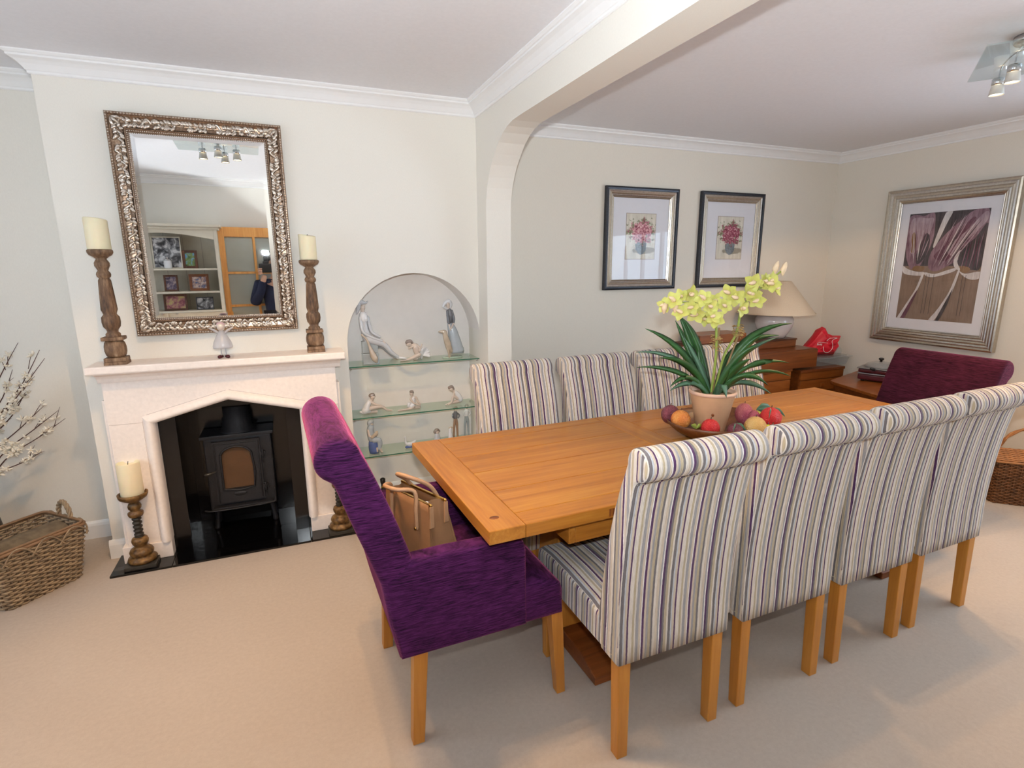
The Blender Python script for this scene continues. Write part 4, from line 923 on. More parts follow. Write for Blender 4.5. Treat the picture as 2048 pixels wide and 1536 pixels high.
    for s_ in (s1, s2): MB().limb([(*V(*p), .0055 if i < 4 else .0035) for i, p in enumerate(s_)], 7, 5).build('stem', 'stem', t)
    MB().tube([V(.006, z0, .012), V(.012, z0+.29, .012)], .0045).build('support_cane', 'cane', t); MB().tube([V(.028, z0, .02), V(.108, z0+.27, .026)], .0045).build('support_cane', 'cane', t)
    rng = random.Random(5)
    for c in ((0, z0+.225, 0), (.10, z0+.275, .02)):
        mb = MB()
        for q in range(40):
            a = rng.uniform(0, 6.28); h = rng.uniform(-.03, .03); r_ = rng.uniform(.012, .026); b_ = V(c[0]+r_*cos(a), c[1]+h, c[2]+r_*sin(a)); e_ = V(c[0]+r_*cos(a+1.2)*1.2, c[1]+h+rng.uniform(-.012, .012), c[2]+r_*sin(a+1.2)*1.2)
            mb.tube([b_, (b_+e_)/2+Vector((0, 0, .003)), e_], .0018, 4, 2)
        mb.build('raffia_tie', 'raffia', t)
    # blooms: five petals and a lip each
    pm = MB(); pv = []; pf = []; n = 6
    for i in range(n+1):
        u = i/n; w = .0165*sin(pi*min(1, u*.92+.06))**.75; zc = .010*sin(u*pi*.9); pv += [(u*.043, -w, zc*.6), (u*.043, 0, zc*.6-.0035), (u*.043, w, zc*.6)]
    for i in range(n): a, b = i*3, (i+1)*3; pf += [(a, a+1, b+1, b), (a+1, a+2, b+2, b+1)]
    pm.add(pv, pf, True); pe = pm.build('petal', 'petal', t); pmesh = pe.data; bpy.data.objects.remove(pe)
    lm = MB().limb([(0, 0, .0, .005), (.004, 0, .010, .008), (-.006, 0, .020, .009), (-.016, 0, .022, .005)], 8, 3).ell((0, .0, .004), (.009, .009, .006), 8, 5); le = lm.build('flower_lip', 'petal_pink', t); lmesh = le.data; bpy.data.objects.remove(le)
    blooms = [(-.225, .775, -.04), (-.255, .745, -.01), (-.145, .815, -.02), (-.175, .80, .0), (-.185, .705, -.04), (-.135, .735, -.03), (-.09, .785, -.05), (-.06, .74, -.05), (-.045, .68, -.05), (-.02, .77, .0), (-.02, .66, -.03), (-.065, .66, .0), (-.105, .69, -.01), (.02, .74, -.02),
              (.075, .795, -.01), (.10, .725, -.02), (.045, .82, .0), (.135, .82, 0), (.165, .80, .02), (.185, .775, .01), (.155, .885, 0), (.20, .885, .0), (.245, .87, 0), (.265, .84, .02), (.24, .895, .02)]
    cd = V(0, 0, -1)
    for b in blooms:
        b = (b[0]*.92-.004, z0+(b[1]-z0)*FK, b[2])
        f_ = bpy.data.objects.new('flower', lmesh); COL.objects.link(f_); f_.parent = t; f_.location = V(*b)
        d = (cd*1.0+rt*rng.uniform(-.8, .8)+Vector((0, 0, rng.uniform(-.25, .7)))).normalized()
        q_ = d.to_track_quat('Z', 'Y'); f_.rotation_mode = 'QUATERNION'; f_.rotation_quaternion = q_ @ Matrix.Rotation(rng.uniform(-.5, .5), 3, 'Z').to_quaternion(); sc = rng.uniform(.84, 1.04); f_.scale = (sc, sc, sc)
        for k in range(5):
            p_ = bpy.data.objects.new('petal', pmesh); COL.objects.link(p_); p_.parent = f_; p_.rotation_euler = (0, rng.uniform(-.45, -.1), k*2*pi/5+rng.uniform(-.15, .15))
    for b in ((-.262, .735, -.03), (-.215, .742, -.04), (.262, .965, .02), (.300, .960, .02)):
        b = (b[0]*.92-.004, z0+(b[1]-z0)*FK, b[2]); p0 = V(*b); MB().limb([(*(p0-Vector((0, 0, .024))), .004), (*(p0-Vector((0, 0, .006))), .0125), (*(p0+Vector((0, 0, .014))+rt*.006), .010), (*(p0+Vector((0, 0, .028))+rt*.010), .003)], 8, 3).build('bud', 'petal_pink', t)
orchid()
def fruit():
    G_ = 'decorative beaded fruit in the wooden bowl'; rt = Vector((cos(radians(-22.3)), sin(radians(-22.3)), 0)); dp = Vector((-rt.y, rt.x, 0))
    def loc(a, d, z): p = Vector((BC[0], BC[1], TZ+z))+rt*a+dp*d; return p
    def fr(lb, a, d, z, r, mat, sy=1.0, leafy=True, stalk=True):
        t = thing('beaded_fruit', lb, 'fruit', loc(a, d, z), 0, G_)
        MB().ell((0, 0, r*sy), (r, r, r*sy), 16, 11).build('fruit_body', mat, t)
        if stalk: MB().tube([(0, 0, r*sy*1.95), (.002, 0, r*sy*2.0+.008)], .002, 5).build('stalk', 'twig', t)
        if leafy:
            for s_ in (-1, 1): MB().limb([(0, 0, r*sy*1.9, .002), (s_*r*.5, -r*.35, r*sy*1.8, .009), (s_*r*1.0, -r*.7, r*sy*1.2, .002)], 6, 3, True, .35).build('leaf', 'leaf_blue', t)
    fr('orange beaded fruit at the left of the wooden bowl', -.185, -.035, .049, .043, 'bead_orange', 1, False)
    fr('bright red beaded apple in front of the terracotta pot', -.085, -.125, .040, .0395, 'bead_red', 1, False)
    fr('large golden beaded fruit in front of the pot', .095, -.150, .046, .045, 'bead_gold', 1, False)
    fr('red beaded strawberry at the right of the bowl', .215, -.030, .052, .046, 'bead_red', 1, True)
    fr('plum coloured beaded fruit behind the orange one', -.215, .020, .056, .042, 'bead_plum', 1.05, False)
    fr('small plum beaded berry between the red apple and the golden fruit', .005, -.165, .046, .033, 'bead_plum', 1, True)
    fr('dusky pink beaded pear behind the pot', .135, .060, .040, .040, 'bead_pink', 1.25, False)
    fr('second golden beaded fruit wedged behind the large one', .125, -.062, .034, .034, 'bead_gold', 1, False)
    fr('bright yellow beaded berry beside the red strawberry', .165, -.115, .047, .022, 'bead_yellow', 1, False)
    fr('yellow beaded berry high at the back of the bowl', .190, .055, .056, .026, 'bead_yellow', 1, True)
    fr('dusky pink beaded fruit leaning on the right of the pot', .160, .010, .040, .027, 'bead_pink', 1.5, False, False)
    t = thing('leaf_sprig', 'olive green leaf sprig lying over the right of the bowl', 'leaf', loc(.18, .035, .118)); MB().limb([(0, 0, 0, .002), (.03, 0, .012, .014), (.06, 0, .008, .012), (.085, 0, -.004, .002)], 8, 3, True, .35).limb([(0, 0, 0, .002), (.02, -.03, .006, .010), (.05, -.05, -.004, .002)], 8, 3, True, .35).build('leaf', 'petal' if False else 'leaf_blue', t)
    t = thing('leaf_sprig', 'pale leaf sprig between the orange and red fruit', 'leaf', loc(-.140, -.110, .072)); MB().limb([(0, 0, 0, .002), (-.01, 0, .014, .012), (-.03, -.005, .022, .003)], 8, 3, True, .4).limb([(0, 0, 0, .002), (.015, 0, .012, .011), (.03, 0, .006, .003)], 8, 3, True, .4).build('leaf', 'stem', t)
fruit()
# ------------------------------------------------------------------ drawers, lamp and clutter in the far corner
def drawers(name, label, x0, x1, y0, y1, z1, rows, loc=(0, 0, 0)):
    t = thing(name, label, 'chest', loc, 0, 'wooden drawer chests against the back wall')
    MB().box(x0, x1, y0+.012, y1, .03, z1-.022).build('carcass', 'bureau', t); MB().box(x0-.006, x1+.006, y0-.004, y1, z1-.022, z1, .003).build('top', 'bureau', t); MB().box(x0+.01, x1-.01, y0+.03, y1-.01, 0, .03).build('plinth', 'bureau_dark', t)
    zt = z1-.085; h = (zt-.04)/rows
    MB().box(x0+.004, x1-.004, y0, y0+.012, zt+.003, z1-.024).build('rail', 'bureau_front', t)
    for r_ in range(rows):
        za = .04+r_*h; d = MB().box(x0+.006, x1-.006, y0-.002, y0+.0115, za+.003, za+h-.005, .002).build('drawer', 'bureau_front', t)
        cx = (x0+x1)/2; MB().box(cx-.018, cx+.018, y0-.014, y0-.0022, za+h*.5-.020, za+h*.5+.020, .003).build('pull', 'bureau_front', d)
drawers('drawer_chest', 'wooden drawer chest behind the striped chairs under the long box', 3.86, 4.640, -.105, .290, .672, 5)
drawers('drawer_chest', 'wooden drawer chest in the corner under the red bag', 4.745, 5.245, -.105, .290, .648, 5)
t = thing('wooden_box', 'long polished wooden box bridging the two drawer chests', 'box', (0, 0, 0)); MB().box(3.86, 4.905, -.110, .24, .6725, .815, .003).build('box_body', 'bureau', t); MB().box(3.865, 4.900, -.105, .235, .8155, .822, .001).build('lid', 'bureau', t)
t = thing('wooden_tray', 'smaller dark wooden case under the white lamp', 'box', (0, 0, 0)); MB().box(3.78, 4.815, .03, .285, .8225, .880, .003).build('case_body', 'bureau', t); MB().box(3.775, 4.820, .025, .288, .8805, .893, .002).build('lid', 'bureau_dark', t)
t = thing('letter_tray', 'open orange wooden box on the dark case behind the orchid', 'box', (0, 0, 0)); MB().box(3.84, 4.30, .06, .27, .8935, .960, .003).build('box_body', 'bureau_front', t)
def lamp():
    t = thing('table_lamp', 'white ceramic table lamp with a wide cone linen shade', 'lamp', (4.665, .135, .8935))
    pr = [(.085, 0), (.095, .004), (.118, .04), (.145, .09), (.158, .13), (.155, .165), (.135, .20), (.095, .225), (.06, .235), (.04, .240), (.032, .252)]
    MB().lathe([(r_*.94, z*.96) for r_, z in pr], 36).build('lamp_base', 'ceramic', t)
    MB().lathe([(.012, .232), (.012, .30)], 12).build('lamp_stem', 'gold', t)
    MB().lathe([(.298, .205), (.100, .462), (.097, .462), (.295, .205)], 48, cap=False).build('lamp_shade', 'linen_shade', t)
    MB().lathe([(.299, .202), (.302, .208), (.297, .211)], 48, cap=False).build('shade_trim', 'linen_shade', t)
    MB().ell((0, 0, .31), (.028, .028, .04)).build('bulb', 'frosted', t)
lamp()
def tub():
    t = thing('storage_tub', 'clear plastic storage tub with a lid on the corner drawer chest', 'tub', (0, 0, 0))
    mb = MB(); x0, x1, y0, y1 = 4.985, 5.385, -.060, .245
    mb.taper((x0+x1)/2, (y0+y1)/2, .6485, .712, x1-x0-.05, y1-y0-.05, x1-x0-.02, y1-y0-.02, .004); mb.build('tub_body', 'clear_plastic', t)
    MB().box(x0, x1+.015, y0, y1, .7125, .724, .004).box(x0+.03, x1-.02, y0+.03, y1-.03, .7245, .730, .002).build('lid', 'clear_plastic', t)
    MB().ell((5.355, .06, .745), (.035, .035, .05)).build('jar', 'clear_plastic', t)
tub()
def bag():
    t = thing('carrier_bag', 'crumpled red plastic carrier bag with a white logo on the tub', 'bag', (5.145, .055, .7305), radians(-12))
    out = [(-.175, .0), (-.17, .055), (-.10, .135), (-.045, .215), (-.012, .238), (.030, .185), (.10, .160), (.170, .158), (.140, .110), (.150, .075), (.130, .030), (.120, .0)]
    n = len(out); rng = random.Random(2); c = (0, .09); vs = []; fs = []
    rings = [(1.0, .005), (.95, .030), (.82, .050), (.64, .064), (.44, .070), (.2, .072), (.0, .07)]
    for sd in (-1, 1):
        base = len(vs)
        for s_, y in rings:
            for (x, z) in out: vs.append((c[0]+(x-c[0])*s_, sd*(y+rng.uniform(-.013, .010)*(.1 < s_ < .98)), c[1]+(z-c[1])*s_))
        for i in range(len(rings)-1):
            for k in range(n): k2 = (k+1) % n; fs.append((base+i*n+k, base+i*n+k2, base+(i+1)*n+k2, base+(i+1)*n+k))
    m = len(rings)*n
    for k in range(n): k2 = (k+1) % n; fs.append((k, k2, m+k2, m+k))
    mb = MB(); mb.add(vs, fs, False); o = mb.build('bag_body', 'red_plastic', t)
    lg = MB(); yv = -.083
    pts = [(-.02, .128), (.0, .146), (.035, .152), (.075, .150), (.045, .140), (.030, .122), (.040, .095), (.038, .060), (.012, .034), (-.020, .030), (-.042, .050), (-.045, .080)]
    lg.tube([(x, yv, z) for x, z in pts], .0022, 5, 4); lg.tube([(-.105, yv, .118), (-.06, yv, .116), (-.01, yv, .110)], .0014, 5, 2); lg.build('logo_swirl', 'white_print', o)
    cu = bpy.data.curves.new('lettering', 'FONT'); cu.body = 'Body'; cu.size = .024; cu.extrude = .0004; tx = bpy.data.objects.new('lettering', cu); COL.objects.link(tx)
    dg = bpy.context.evaluated_depsgraph_get(); me = bpy.data.meshes.new_from_object(tx.evaluated_get(dg)); bpy.data.objects.remove(tx); me.materials.append(M['white_print'])
    q = bpy.data.objects.new('lettering', me); COL.objects.link(q); q.parent = o; q.location = (-.110, yv, .094); q.rotation_euler = (pi/2, 0, 0)
bag()
def corner_table():
    t = thing('low_cabinet', 'low wooden corner cabinet behind the plum armchair', 'cabinet', (0, 0, 0))
    top = [(4.80, -.35), (4.835, -.30), (5.405, -.115), (5.405, -1.05), (4.67, -1.05), (4.66, -.82)]
    MB().prism(top, .578, .60, 'z', False, .003).build('top', 'bureau_front', t)
    ins = [(4.825, -.36), (4.85, -.325), (5.395, -.15), (5.395, -1.04), (4.70, -1.04), (4.69, -.82)]
    MB().prism(ins, .02, .5775, 'z').build('carcass', 'bureau', t)
    t = thing('table_grill', 'dark red electric table grill with glass lid on the corner cabinet', 'appliance', (5.19, -.44, .6005), radians(20))
    MB().box(-.15, .15, -.11, .11, .012, .055, .012).build('base', 'dark_red_enamel', t)
    for sx in (-1, 1):
        for sy in (-1, 1): MB().lathe([(.012, 0), (.014, .0125)], 10, (sx*.12, sy*.08, 0)).build('foot', 'black_plastic', t)
    MB().box(-.155, .155, -.115, .115, .056, .066, .004).build('rim', 'steel', t); MB().box(-.15, .15, -.11, .11, .067, .098, .012).build('pan', 'dark_red_enamel', t)
    MB().box(-.158, .158, -.118, .118, .0985, .106, .003).build('pan_rim', 'steel', t); MB().lathe([(.145, .107), (.12, .128), (.06, .140), (.01, .143)], 28, (0, 0, 0), 1, .75).build('glass_lid', 'clear_plastic', t)
    MB().lathe([(.009, .143), (.009, .155), (.018, .160), (.018, .170), (.010, .174)], 14).build('lid_knob', 'black_plastic', t)
    MB().limb([(-.15, .0, .10, .012), (-.19, 0, .108, .012), (-.20, .01, .112, .010)], 8).build('side_handle', 'black_plastic', t)
corner_table()
# ------------------------------------------------------------------ framed pictures
def frame4(t, hw, hh, prof, mats, axis='y'):
    # prof: list of (o0, o1, depth) steps from the outer edge inward; each step is one mitred moulding
    cor = [(-1, -1), (1, -1), (1, 1), (-1, 1)]
    for k in range(4):
        a, b = cor[k], cor[(k+1) % 4]; mb = MB(); ms = []
        for i, (o0, o1, d0, d1, m) in enumerate(prof):
            if m not in ms: ms.append(m)
            mb.cur = ms.index(m); vs = []
            for sx, sz in (a, b):
                vs += [(sx*(hw-o0), -.004, sz*(hh-o0)), (sx*(hw-o0), -d0, sz*(hh-o0)), (sx*(hw-(o0+o1)/2), -max(d0, d1)-.002, sz*(hh-(o0+o1)/2)), (sx*(hw-o1), -d1, sz*(hh-o1)), (sx*(hw-o1), -.004, sz*(hh-o1))]
            mb.add(vs, [(q, q+1, 5+q+1, 5+q) for q in range(4)]+[(0, 1, 2, 3, 4), (5, 6, 7, 8, 9)])
        mb.build('frame_rail', ms, t)
def art_flowers(name, cx, pinks, seed):
    # painted vase of flowers: flat print
    t = NT(name); tc = t.node('ShaderNodeTexCoord'); mp = t.node('ShaderNodeMapping'); t.link(tc.outputs['Object'], mp.inputs[0]); v = mp.outputs[0]
    sp = t.node('ShaderNodeSeparateXYZ'); t.link(v, sp.inputs[0])
    bgn = t.noise(t.coord((30, 1, 6)), 1.0, 3); bg = t.ramp(bgn, [(.35, srgb(206, 200, 184)), (.65, srgb(228, 222, 208))])
    def blob(x, z, rx, rz, soft, nz, amp=.9):
        mm = t.node('ShaderNodeVectorMath', operation='SUBTRACT'); mm.inputs[1].default_value = (x, 0, z); t.link(v, mm.inputs[0]); sc = t.node('ShaderNodeVectorMath', operation='MULTIPLY'); sc.inputs[1].default_value = (1/rx, 0, 1/rz); t.link(mm.outputs[0], sc.inputs[0])
        ln = t.node('ShaderNodeVectorMath', operation='LENGTH'); t.link(sc.outputs[0], ln.inputs[0]); n_ = t.noise(v, nz, 3, .7); ad = t.node('ShaderNodeMath', operation='MULTIPLY_ADD'); ad.inputs[1].default_value = amp; t.link(n_, ad.inputs[0]); t.link(ln.outputs['Value'], ad.inputs[2])
        return t.ramp(ad.outputs[0], [(max(0, .72-soft), (1, 1, 1, 1)), (.74, (0, 0, 0, 1))]) if False else t.ramp(t_div(ad.outputs[0]), [(.66-soft, (1, 1, 1, 1)), (.68, (0, 0, 0, 1))])
    def t_div(s_):
        d = t.node('ShaderNodeMath', operation='MULTIPLY'); d.inputs[1].default_value = .45; t.link(s_, d.inputs[0]); return d.outputs[0]
    def over(base, col, fac):
        m_ = t.node('ShaderNodeMix', data_type='RGBA'); t.link(fac, m_.inputs[0]); t.link(base, m_.inputs[6]); t.link(col, m_.inputs[7]); return m_.outputs[2]
    vase = t.ramp(t.noise(v, 60, 2), [(.3, srgb(104, 112, 118)), (.7, srgb(134, 142, 148))])
    grn = t.ramp(t.noise(v, 90, 2), [(.3, srgb(94, 104, 70)), (.7, srgb(150, 152, 118))])
    pk = t.ramp(t.noise(v, 75+seed, 3, .7), [(.36, srgb(120, 54, 70)), (.48, srgb(*pinks[0])), (.58, srgb(*pinks[1])), (.68, srgb(238, 224, 220))])
    shade = t.ramp(t.noise(v, 20, 2), [(.3, srgb(150, 142, 126)), (.7, srgb(168, 160, 144))])
    c_ = over(bg, shade, blob(cx+.03, -.098, .10, .026, .05, 40)); c_ = over(c_, vase, blob(cx, -.064, .050, .066, .02, 12)); c_ = over(c_, grn, blob(cx, .040, .190, .125, .03, 34, 1.7)); c_ = over(c_, pk, blob(cx, .038, .160, .122, .02, 30, 1.7))
    t.link(c_, t.b.inputs['Base Color']); t.b.inputs['Roughness'].default_value = .9; M[name] = t.m
art_flowers('flower_print_a', .004, ((196, 120, 134), (222, 168, 172)), 0); art_flowers('flower_print_b', .006, ((150, 62, 84), (196, 120, 134)), 9)
def flower_picture(label, x0, x1, z0, z1, print_mat, y=YB):
    t = thing('framed_picture', label, 'picture', ((x0+x1)/2, y, (z0+z1)/2), 0, 'framed flower prints on the back wall'); hw, hh = (x1-x0)/2, (z1-z0)/2
    frame4(t, hw, hh, [(0, .022, .030, .032, 'slate_frame'), (.022, .038, .026, .024, 'silver_frame'), (.038, .052, .022, .020, 'champagne_frame'), (.052, .064, .018, .016, 'silver_frame'), (.064, .074, .014, .012, 'champagne_frame')], None)
    MB().box(-hw+.070, hw-.070, -.0075, -.003, -hh+.070, hh-.070).build('mat_board', 'mat_board', t)
    aw, ah = hw*.415, hh*.455
    MB().box(-aw, aw, -.0085, -.0077, -ah+.02, ah+.02).build('print_border', 'joint', t)
    o = MB().box(-aw+.004, aw-.004, -.0092, -.0087, -ah+.004, ah-.004).build('flower_print', print_mat, t); o.location = (0, 0, .02)
    MB().add([(-hw+.072, -.0115, -hh+.072), (hw-.072, -.0115, -hh+.072), (hw-.072, -.0115, hh-.072), (-hw+.072, -.0115, hh-.072)], [(0, 1, 2, 3)]).build('glass', 'picture_glass', t)
flower_picture('framed print of pale pink flowers in a grey pot, nearer the arch', 3.109, 3.746, 1.31, 2.041, 'flower_print_a'); flower_picture('framed print of deep pink flowers in a grey pot, nearer the lamp', 3.96, 4.599, 1.31, 2.041, 'flower_print_b')
def tulip_picture():
    y0, y1, z0, z1 = -1.053, -.191, .888, 2.038; hw, hh = (y1-y0)/2, (z1-z0)/2
    t = thing('framed_picture', 'large framed painting of mauve tulips above the plum armchair', 'picture', (XR, (y0+y1)/2, (z0+z1)/2), -pi/2)
    # local x runs along -y world after turning: picture faces -x
    frame4(t, hw, hh, [(0, .020, .044, .046, 'champagne_frame'), (.020, .040, .040, .040, 'silver_frame'), (.040, .060, .034, .034, 'champagne_frame'), (.060, .078, .028, .028, 'silver_frame'), (.078, .094, .022, .020, 'champagne_frame'), (.094, .104, .016, .014, 'silver_frame')], None)
    MB().box(-hw+.098, hw-.098, -.0075, -.003, -hh+.098, hh-.098).build('mat_board', 'mat_board', t)
    aw, ah = hw-.098-.070, hh-.098-.085
    MB().box(-aw, aw, -.0084, -.0077, -ah, ah).build('canvas', 'tulip_ground', t)
    MB().box(-aw, aw, -.0090, -.0086, ah*.02, ah).build('painted_ground', 'tulip_dark', t)
    lay = [.0092]
    def shape(name, mat, pts):
        lay[0] += .00022
        if len(pts) > 4 or name == 'painted_petal':
            q_ = []; m_ = len(pts)
            for i in range(m_):
                a, b, c, d = (Vector(pts[(i+k) % m_]) for k in (-1, 0, 1, 2))
                for u in (0, .25, .5, .75): q_.append(tuple(max(-1, min(1, e)) for e in .5*((2*b)+(c-a)*u+(2*a-5*b+4*c-d)*u*u+(3*b-a-3*c+d)*u**3)))
            pts = q_
        vs = [(x*aw, -lay[0], z*ah) for x, z in pts]; tri = geometry.tessellate_polygon([[Vector((x, z, 0)) for x, z in pts]])
        MB().add(vs, [tuple(q) for q in tri]).build(name, mat, t)
    shape('painted_tulip', 'tulip_mauve', [(-1, .92), (-.82, .98), (-.6, .95), (-.35, 1.0), (-.28, .7), (-.30, .45), (-.45, .15), (-.60, -.05), (-.80, -.02), (-.95, .2), (-1, .5)])
    shape('painted_tulip', 'tulip_light', [(-.95, .85), (-.75, .93), (-.5, .9), (-.34, .88), (-.42, .55), (-.62, .35), (-.8, .25), (-.9, .4)])
    shape('painted_petal', 'tulip_dark', [(-.5, .62), (-.36, .5), (-.42, .2), (-.6, .05), (-.68, .2)]); shape('painted_petal', 'tulip_ochre', [(-.86, .62), (-.78, .62), (-.74, .3), (-.84, .3)])
    shape('painted_tulip', 'tulip_mauve', [(-.28, .28), (.05, .62), (.35, .82), (.62, .98), (.95, 1.0), (1, .7), (.8, .45), (.55, .2), (.2, .02), (-.10, -.08), (-.3, .0)])
    shape('painted_petal', 'tulip_plum', [(-.2, .2), (.2, .5), (.6, .85), (.7, .8), (.45, .45), (.15, .12)]); shape('painted_petal', 'tulip_light', [(.1, .35), (.5, .62), (.9, .95), (.97, .8), (.6, .5), (.3, .2)])
    shape('painted_streak', 'tulip_white', [(-.25, .42), (-.05, .98), (.12, 1.0), (.02, .8), (-.18, .4)])
    shape('painted_tulip', 'tulip_dark', [(.42, .28), (.75, .5), (1, .75), (1, .02), (.8, -.05), (.55, -.02)]); shape('painted_petal', 'tulip_ochre', [(-.72, -.06), (-.45, -.08), (-.4, .0), (-.65, .02)]); shape('painted_petal', 'tulip_ochre', [(.52, .02), (.75, -.02), (.7, -.1), (.5, -.08)])
    shape('painted_ribbon', 'tulip_white', [(-1, .02), (-.85, -.04), (-.6, -.09), (-.38, -.10), (-.42, -.16), (-.7, -.16), (-.95, -.12)]); shape('painted_ribbon', 'tulip_white', [(-.36, -.10), (-.1, -.13), (.2, -.06), (.40, -.02), (.40, -.07), (.15, -.14), (-.15, -.19), (-.34, -.16)])
    shape('painted_ribbon', 'tulip_white', [(.34, .18), (.46, .30), (.42, .1), (.52, -.04), (.42, -.04), (.34, .05)]); shape('painted_ribbon', 'tulip_white', [(.48, -.05), (.65, -.12), (1, -.08), (1, -.2), (.8, -.22), (.6, -.15)])
    shape('painted_stem', 'tulip_white', [(-.44, -.14), (-.38, -.14), (-.50, -.45), (-.72, -.8), (-.88, -1), (-.96, -1), (-.78, -.75), (-.55, -.42)]); shape('painted_stem', 'tulip_plum', [(-.55, -.5), (-.50, -.48), (-.64, -.8), (-.76, -1), (-.86, -1)])
    shape('painted_stem', 'tulip_white', [(.47, -.08), (.52, -.08), (.40, -.5), (.20, -.82), (.06, -1), (-.08, -1), (.12, -.78), (.34, -.45)]); shape('painted_stem', 'tulip_dark', [(.36, -.5), (.42, -.4), (.34, -.7), (.18, -1), (.10, -1)])
    rg = random.Random(9)
    def stroke(mat, x0, z0_, x1, z1_, w): 
        d = Vector((x1-x0, z1_-z0_)); nn = Vector((-d.y, d.x)).normalized()*w; m_ = Vector(((x0+x1)/2, (z0_+z1_)/2))+nn*rg.uniform(-1.5, 1.5)
        shape('painted_stroke', mat, [(x0, z0_), tuple(m_+nn), (x1, z1_), tuple(m_-nn*.6), (x0+.01, z0_)])
    for k in range(9): x = -.95+k*.075; stroke(('tulip_light', 'tulip_white', 'tulip_plum', 'tulip_mauve')[k % 4], x, rg.uniform(.6, .95), -.72+k*.022, rg.uniform(.05, .3), .016)
    for k in range(11): u = k/10; stroke(('tulip_light', 'tulip_plum', 'tulip_mauve', 'tulip_white', 'tulip_dark')[k % 5], -.15+u*.45, .05+u*.05, .25+u*.68, .72+.22*(1-abs(u-.4)), .015)
    for k in range(5): stroke(('tulip_mauve', 'tulip_plum')[k % 2], .55+k*.09, .0, .62+k*.085, .42+k*.05, .018)
    for x in (-.30, -.22, -.10, .62, .70): shape('painted_drip', 'tulip_dark', [(x, -.14), (x+.010, -.14), (x+.010, -.88), (x, -.88)])
    MB().add([(-hw+.100, -.0150, -hh+.1), (hw-.1, -.0150, -hh+.1), (hw-.1, -.0150, hh-.1), (-hw+.1, -.0150, hh-.1)], [(0, 1, 2, 3)]).build('glass', 'picture_glass', t)
def streaky(name, c, c2, rot):
    t = NT(name); tc = t.node('ShaderNodeTexCoord'); mp = t.node('ShaderNodeMapping'); mp.inputs['Rotation'].default_value = (0, rot, 0); mp.inputs['Scale'].default_value = (70, 1, 5); t.link(tc.outputs['Object'], mp.inputs[0])
    n = t.noise(mp.outputs[0], 1.0, 4, .7, .4); n2 = t.noise(t.coord(), 9, 3, .6); mx = t.node('ShaderNodeMix', data_type='FLOAT'); mx.inputs[0].default_value = .4; t.link(n, mx.inputs[2]); t.link(n2, mx.inputs[3])
    t.link(t.ramp(mx.outputs[0], [(.36, srgb(*c)), (.66, srgb(*c2))]), t.b.inputs['Base Color']); t.b.inputs['Roughness'].default_value = .8; M[name] = t.m
for nm, c, c2, r_ in (('tulip_ground', (124, 104, 90), (148, 126, 110), 0), ('tulip_dark', (46, 42, 44), (92, 82, 86), .3), ('tulip_mauve', (98, 68, 84), (168, 138, 150), .5), ('tulip_light', (140, 114, 126), (196, 176, 184), .4), ('tulip_plum', (80, 44, 60), (124, 84, 100), .6), ('tulip_ochre', (122, 92, 60), (150, 118, 84), 0), ('tulip_white', (186, 180, 180), (226, 222, 222), .2)): streaky(nm, c, c2, r_)
tulip_picture()
# ------------------------------------------------------------------ wicker
def wicker_box(t, L0, W0, L1, W1, Hh, rows, nst, mats, r=.0042):
    # woven walls of a tapered rectangular basket: uprights and weavers
    def per(u, z):
        L = L0+(L1-L0)*z/Hh; Wd = W0+(W1-W0)*z/Hh; rc = .03
        # rounded rectangle perimeter parameter u in 0..1
        s = [L-2*rc, pi/2*rc, Wd-2*rc, pi/2*rc]; tot = 2*sum(s); d = (u % 1)*tot; x, y, nx, ny = 0, 0, 0, 0
        segs = [((-L/2+rc, -Wd/2), (1, 0), (0, -1), s[0]), None, ((L/2, -Wd/2+rc), (0, 1), (1, 0), s[2]), None, ((L/2-rc, Wd/2), (-1, 0), (0, 1), s[0]), None, ((-L/2, Wd/2-rc), (0, -1), (-1, 0), s[2]), None]
        cc = [(L/2-rc, -Wd/2+rc, -pi/2), (L/2-rc, Wd/2-rc, 0), (-L/2+rc, Wd/2-rc, pi/2), (-L/2+rc, -Wd/2+rc, pi)]
        for i in range(8):
            ln = s[i % 4] if i % 2 == 0 else s[1]
            if i % 2 == 0: ln = s[0] if i in (0, 4) else s[2]
            if d <= ln or i == 7:
                if i % 2 == 0:
                    p, dr, nn, _ = segs[i]; return Vector((p[0]+dr[0]*d, p[1]+dr[1]*d, z)), Vector((nn[0], nn[1], 0))
                cx, cy, a0 = cc[i//2]; a = a0+d/rc; return Vector((cx+rc*cos(a), cy+rc*sin(a), z)), Vector((cos(a), sin(a), 0))
            d -= ln
    st = MB()
    for k in range(nst):
        u = (k+.5)/nst; st.tube([per(u, z)[0] for z in (0, Hh*.5, Hh)], r*.95, 5, 2)
    o = st.build('stakes', mats[1], t); o['kind'] = 'stuff'
    wv = MB()
    for q in range(rows):
        z = (q+.5)*Hh/rows; pts = []; m = nst*2
        for k in range(m):
            u = k/m; p, nn = per(u, z); ph = (1 if (k//2+q) % 2 else -1)*(1 if k % 2 else 0); pts.append(p+nn*r*1.25*ph+Vector((0, 0, random.uniform(-.001, .001))))
        pts.append(pts[0]); wv.tube(pts, r*random.uniform(.85, 1.1), 5, 1)
    o = wv.build('weavers', mats[0], t); o['kind'] = 'stuff'
    return per
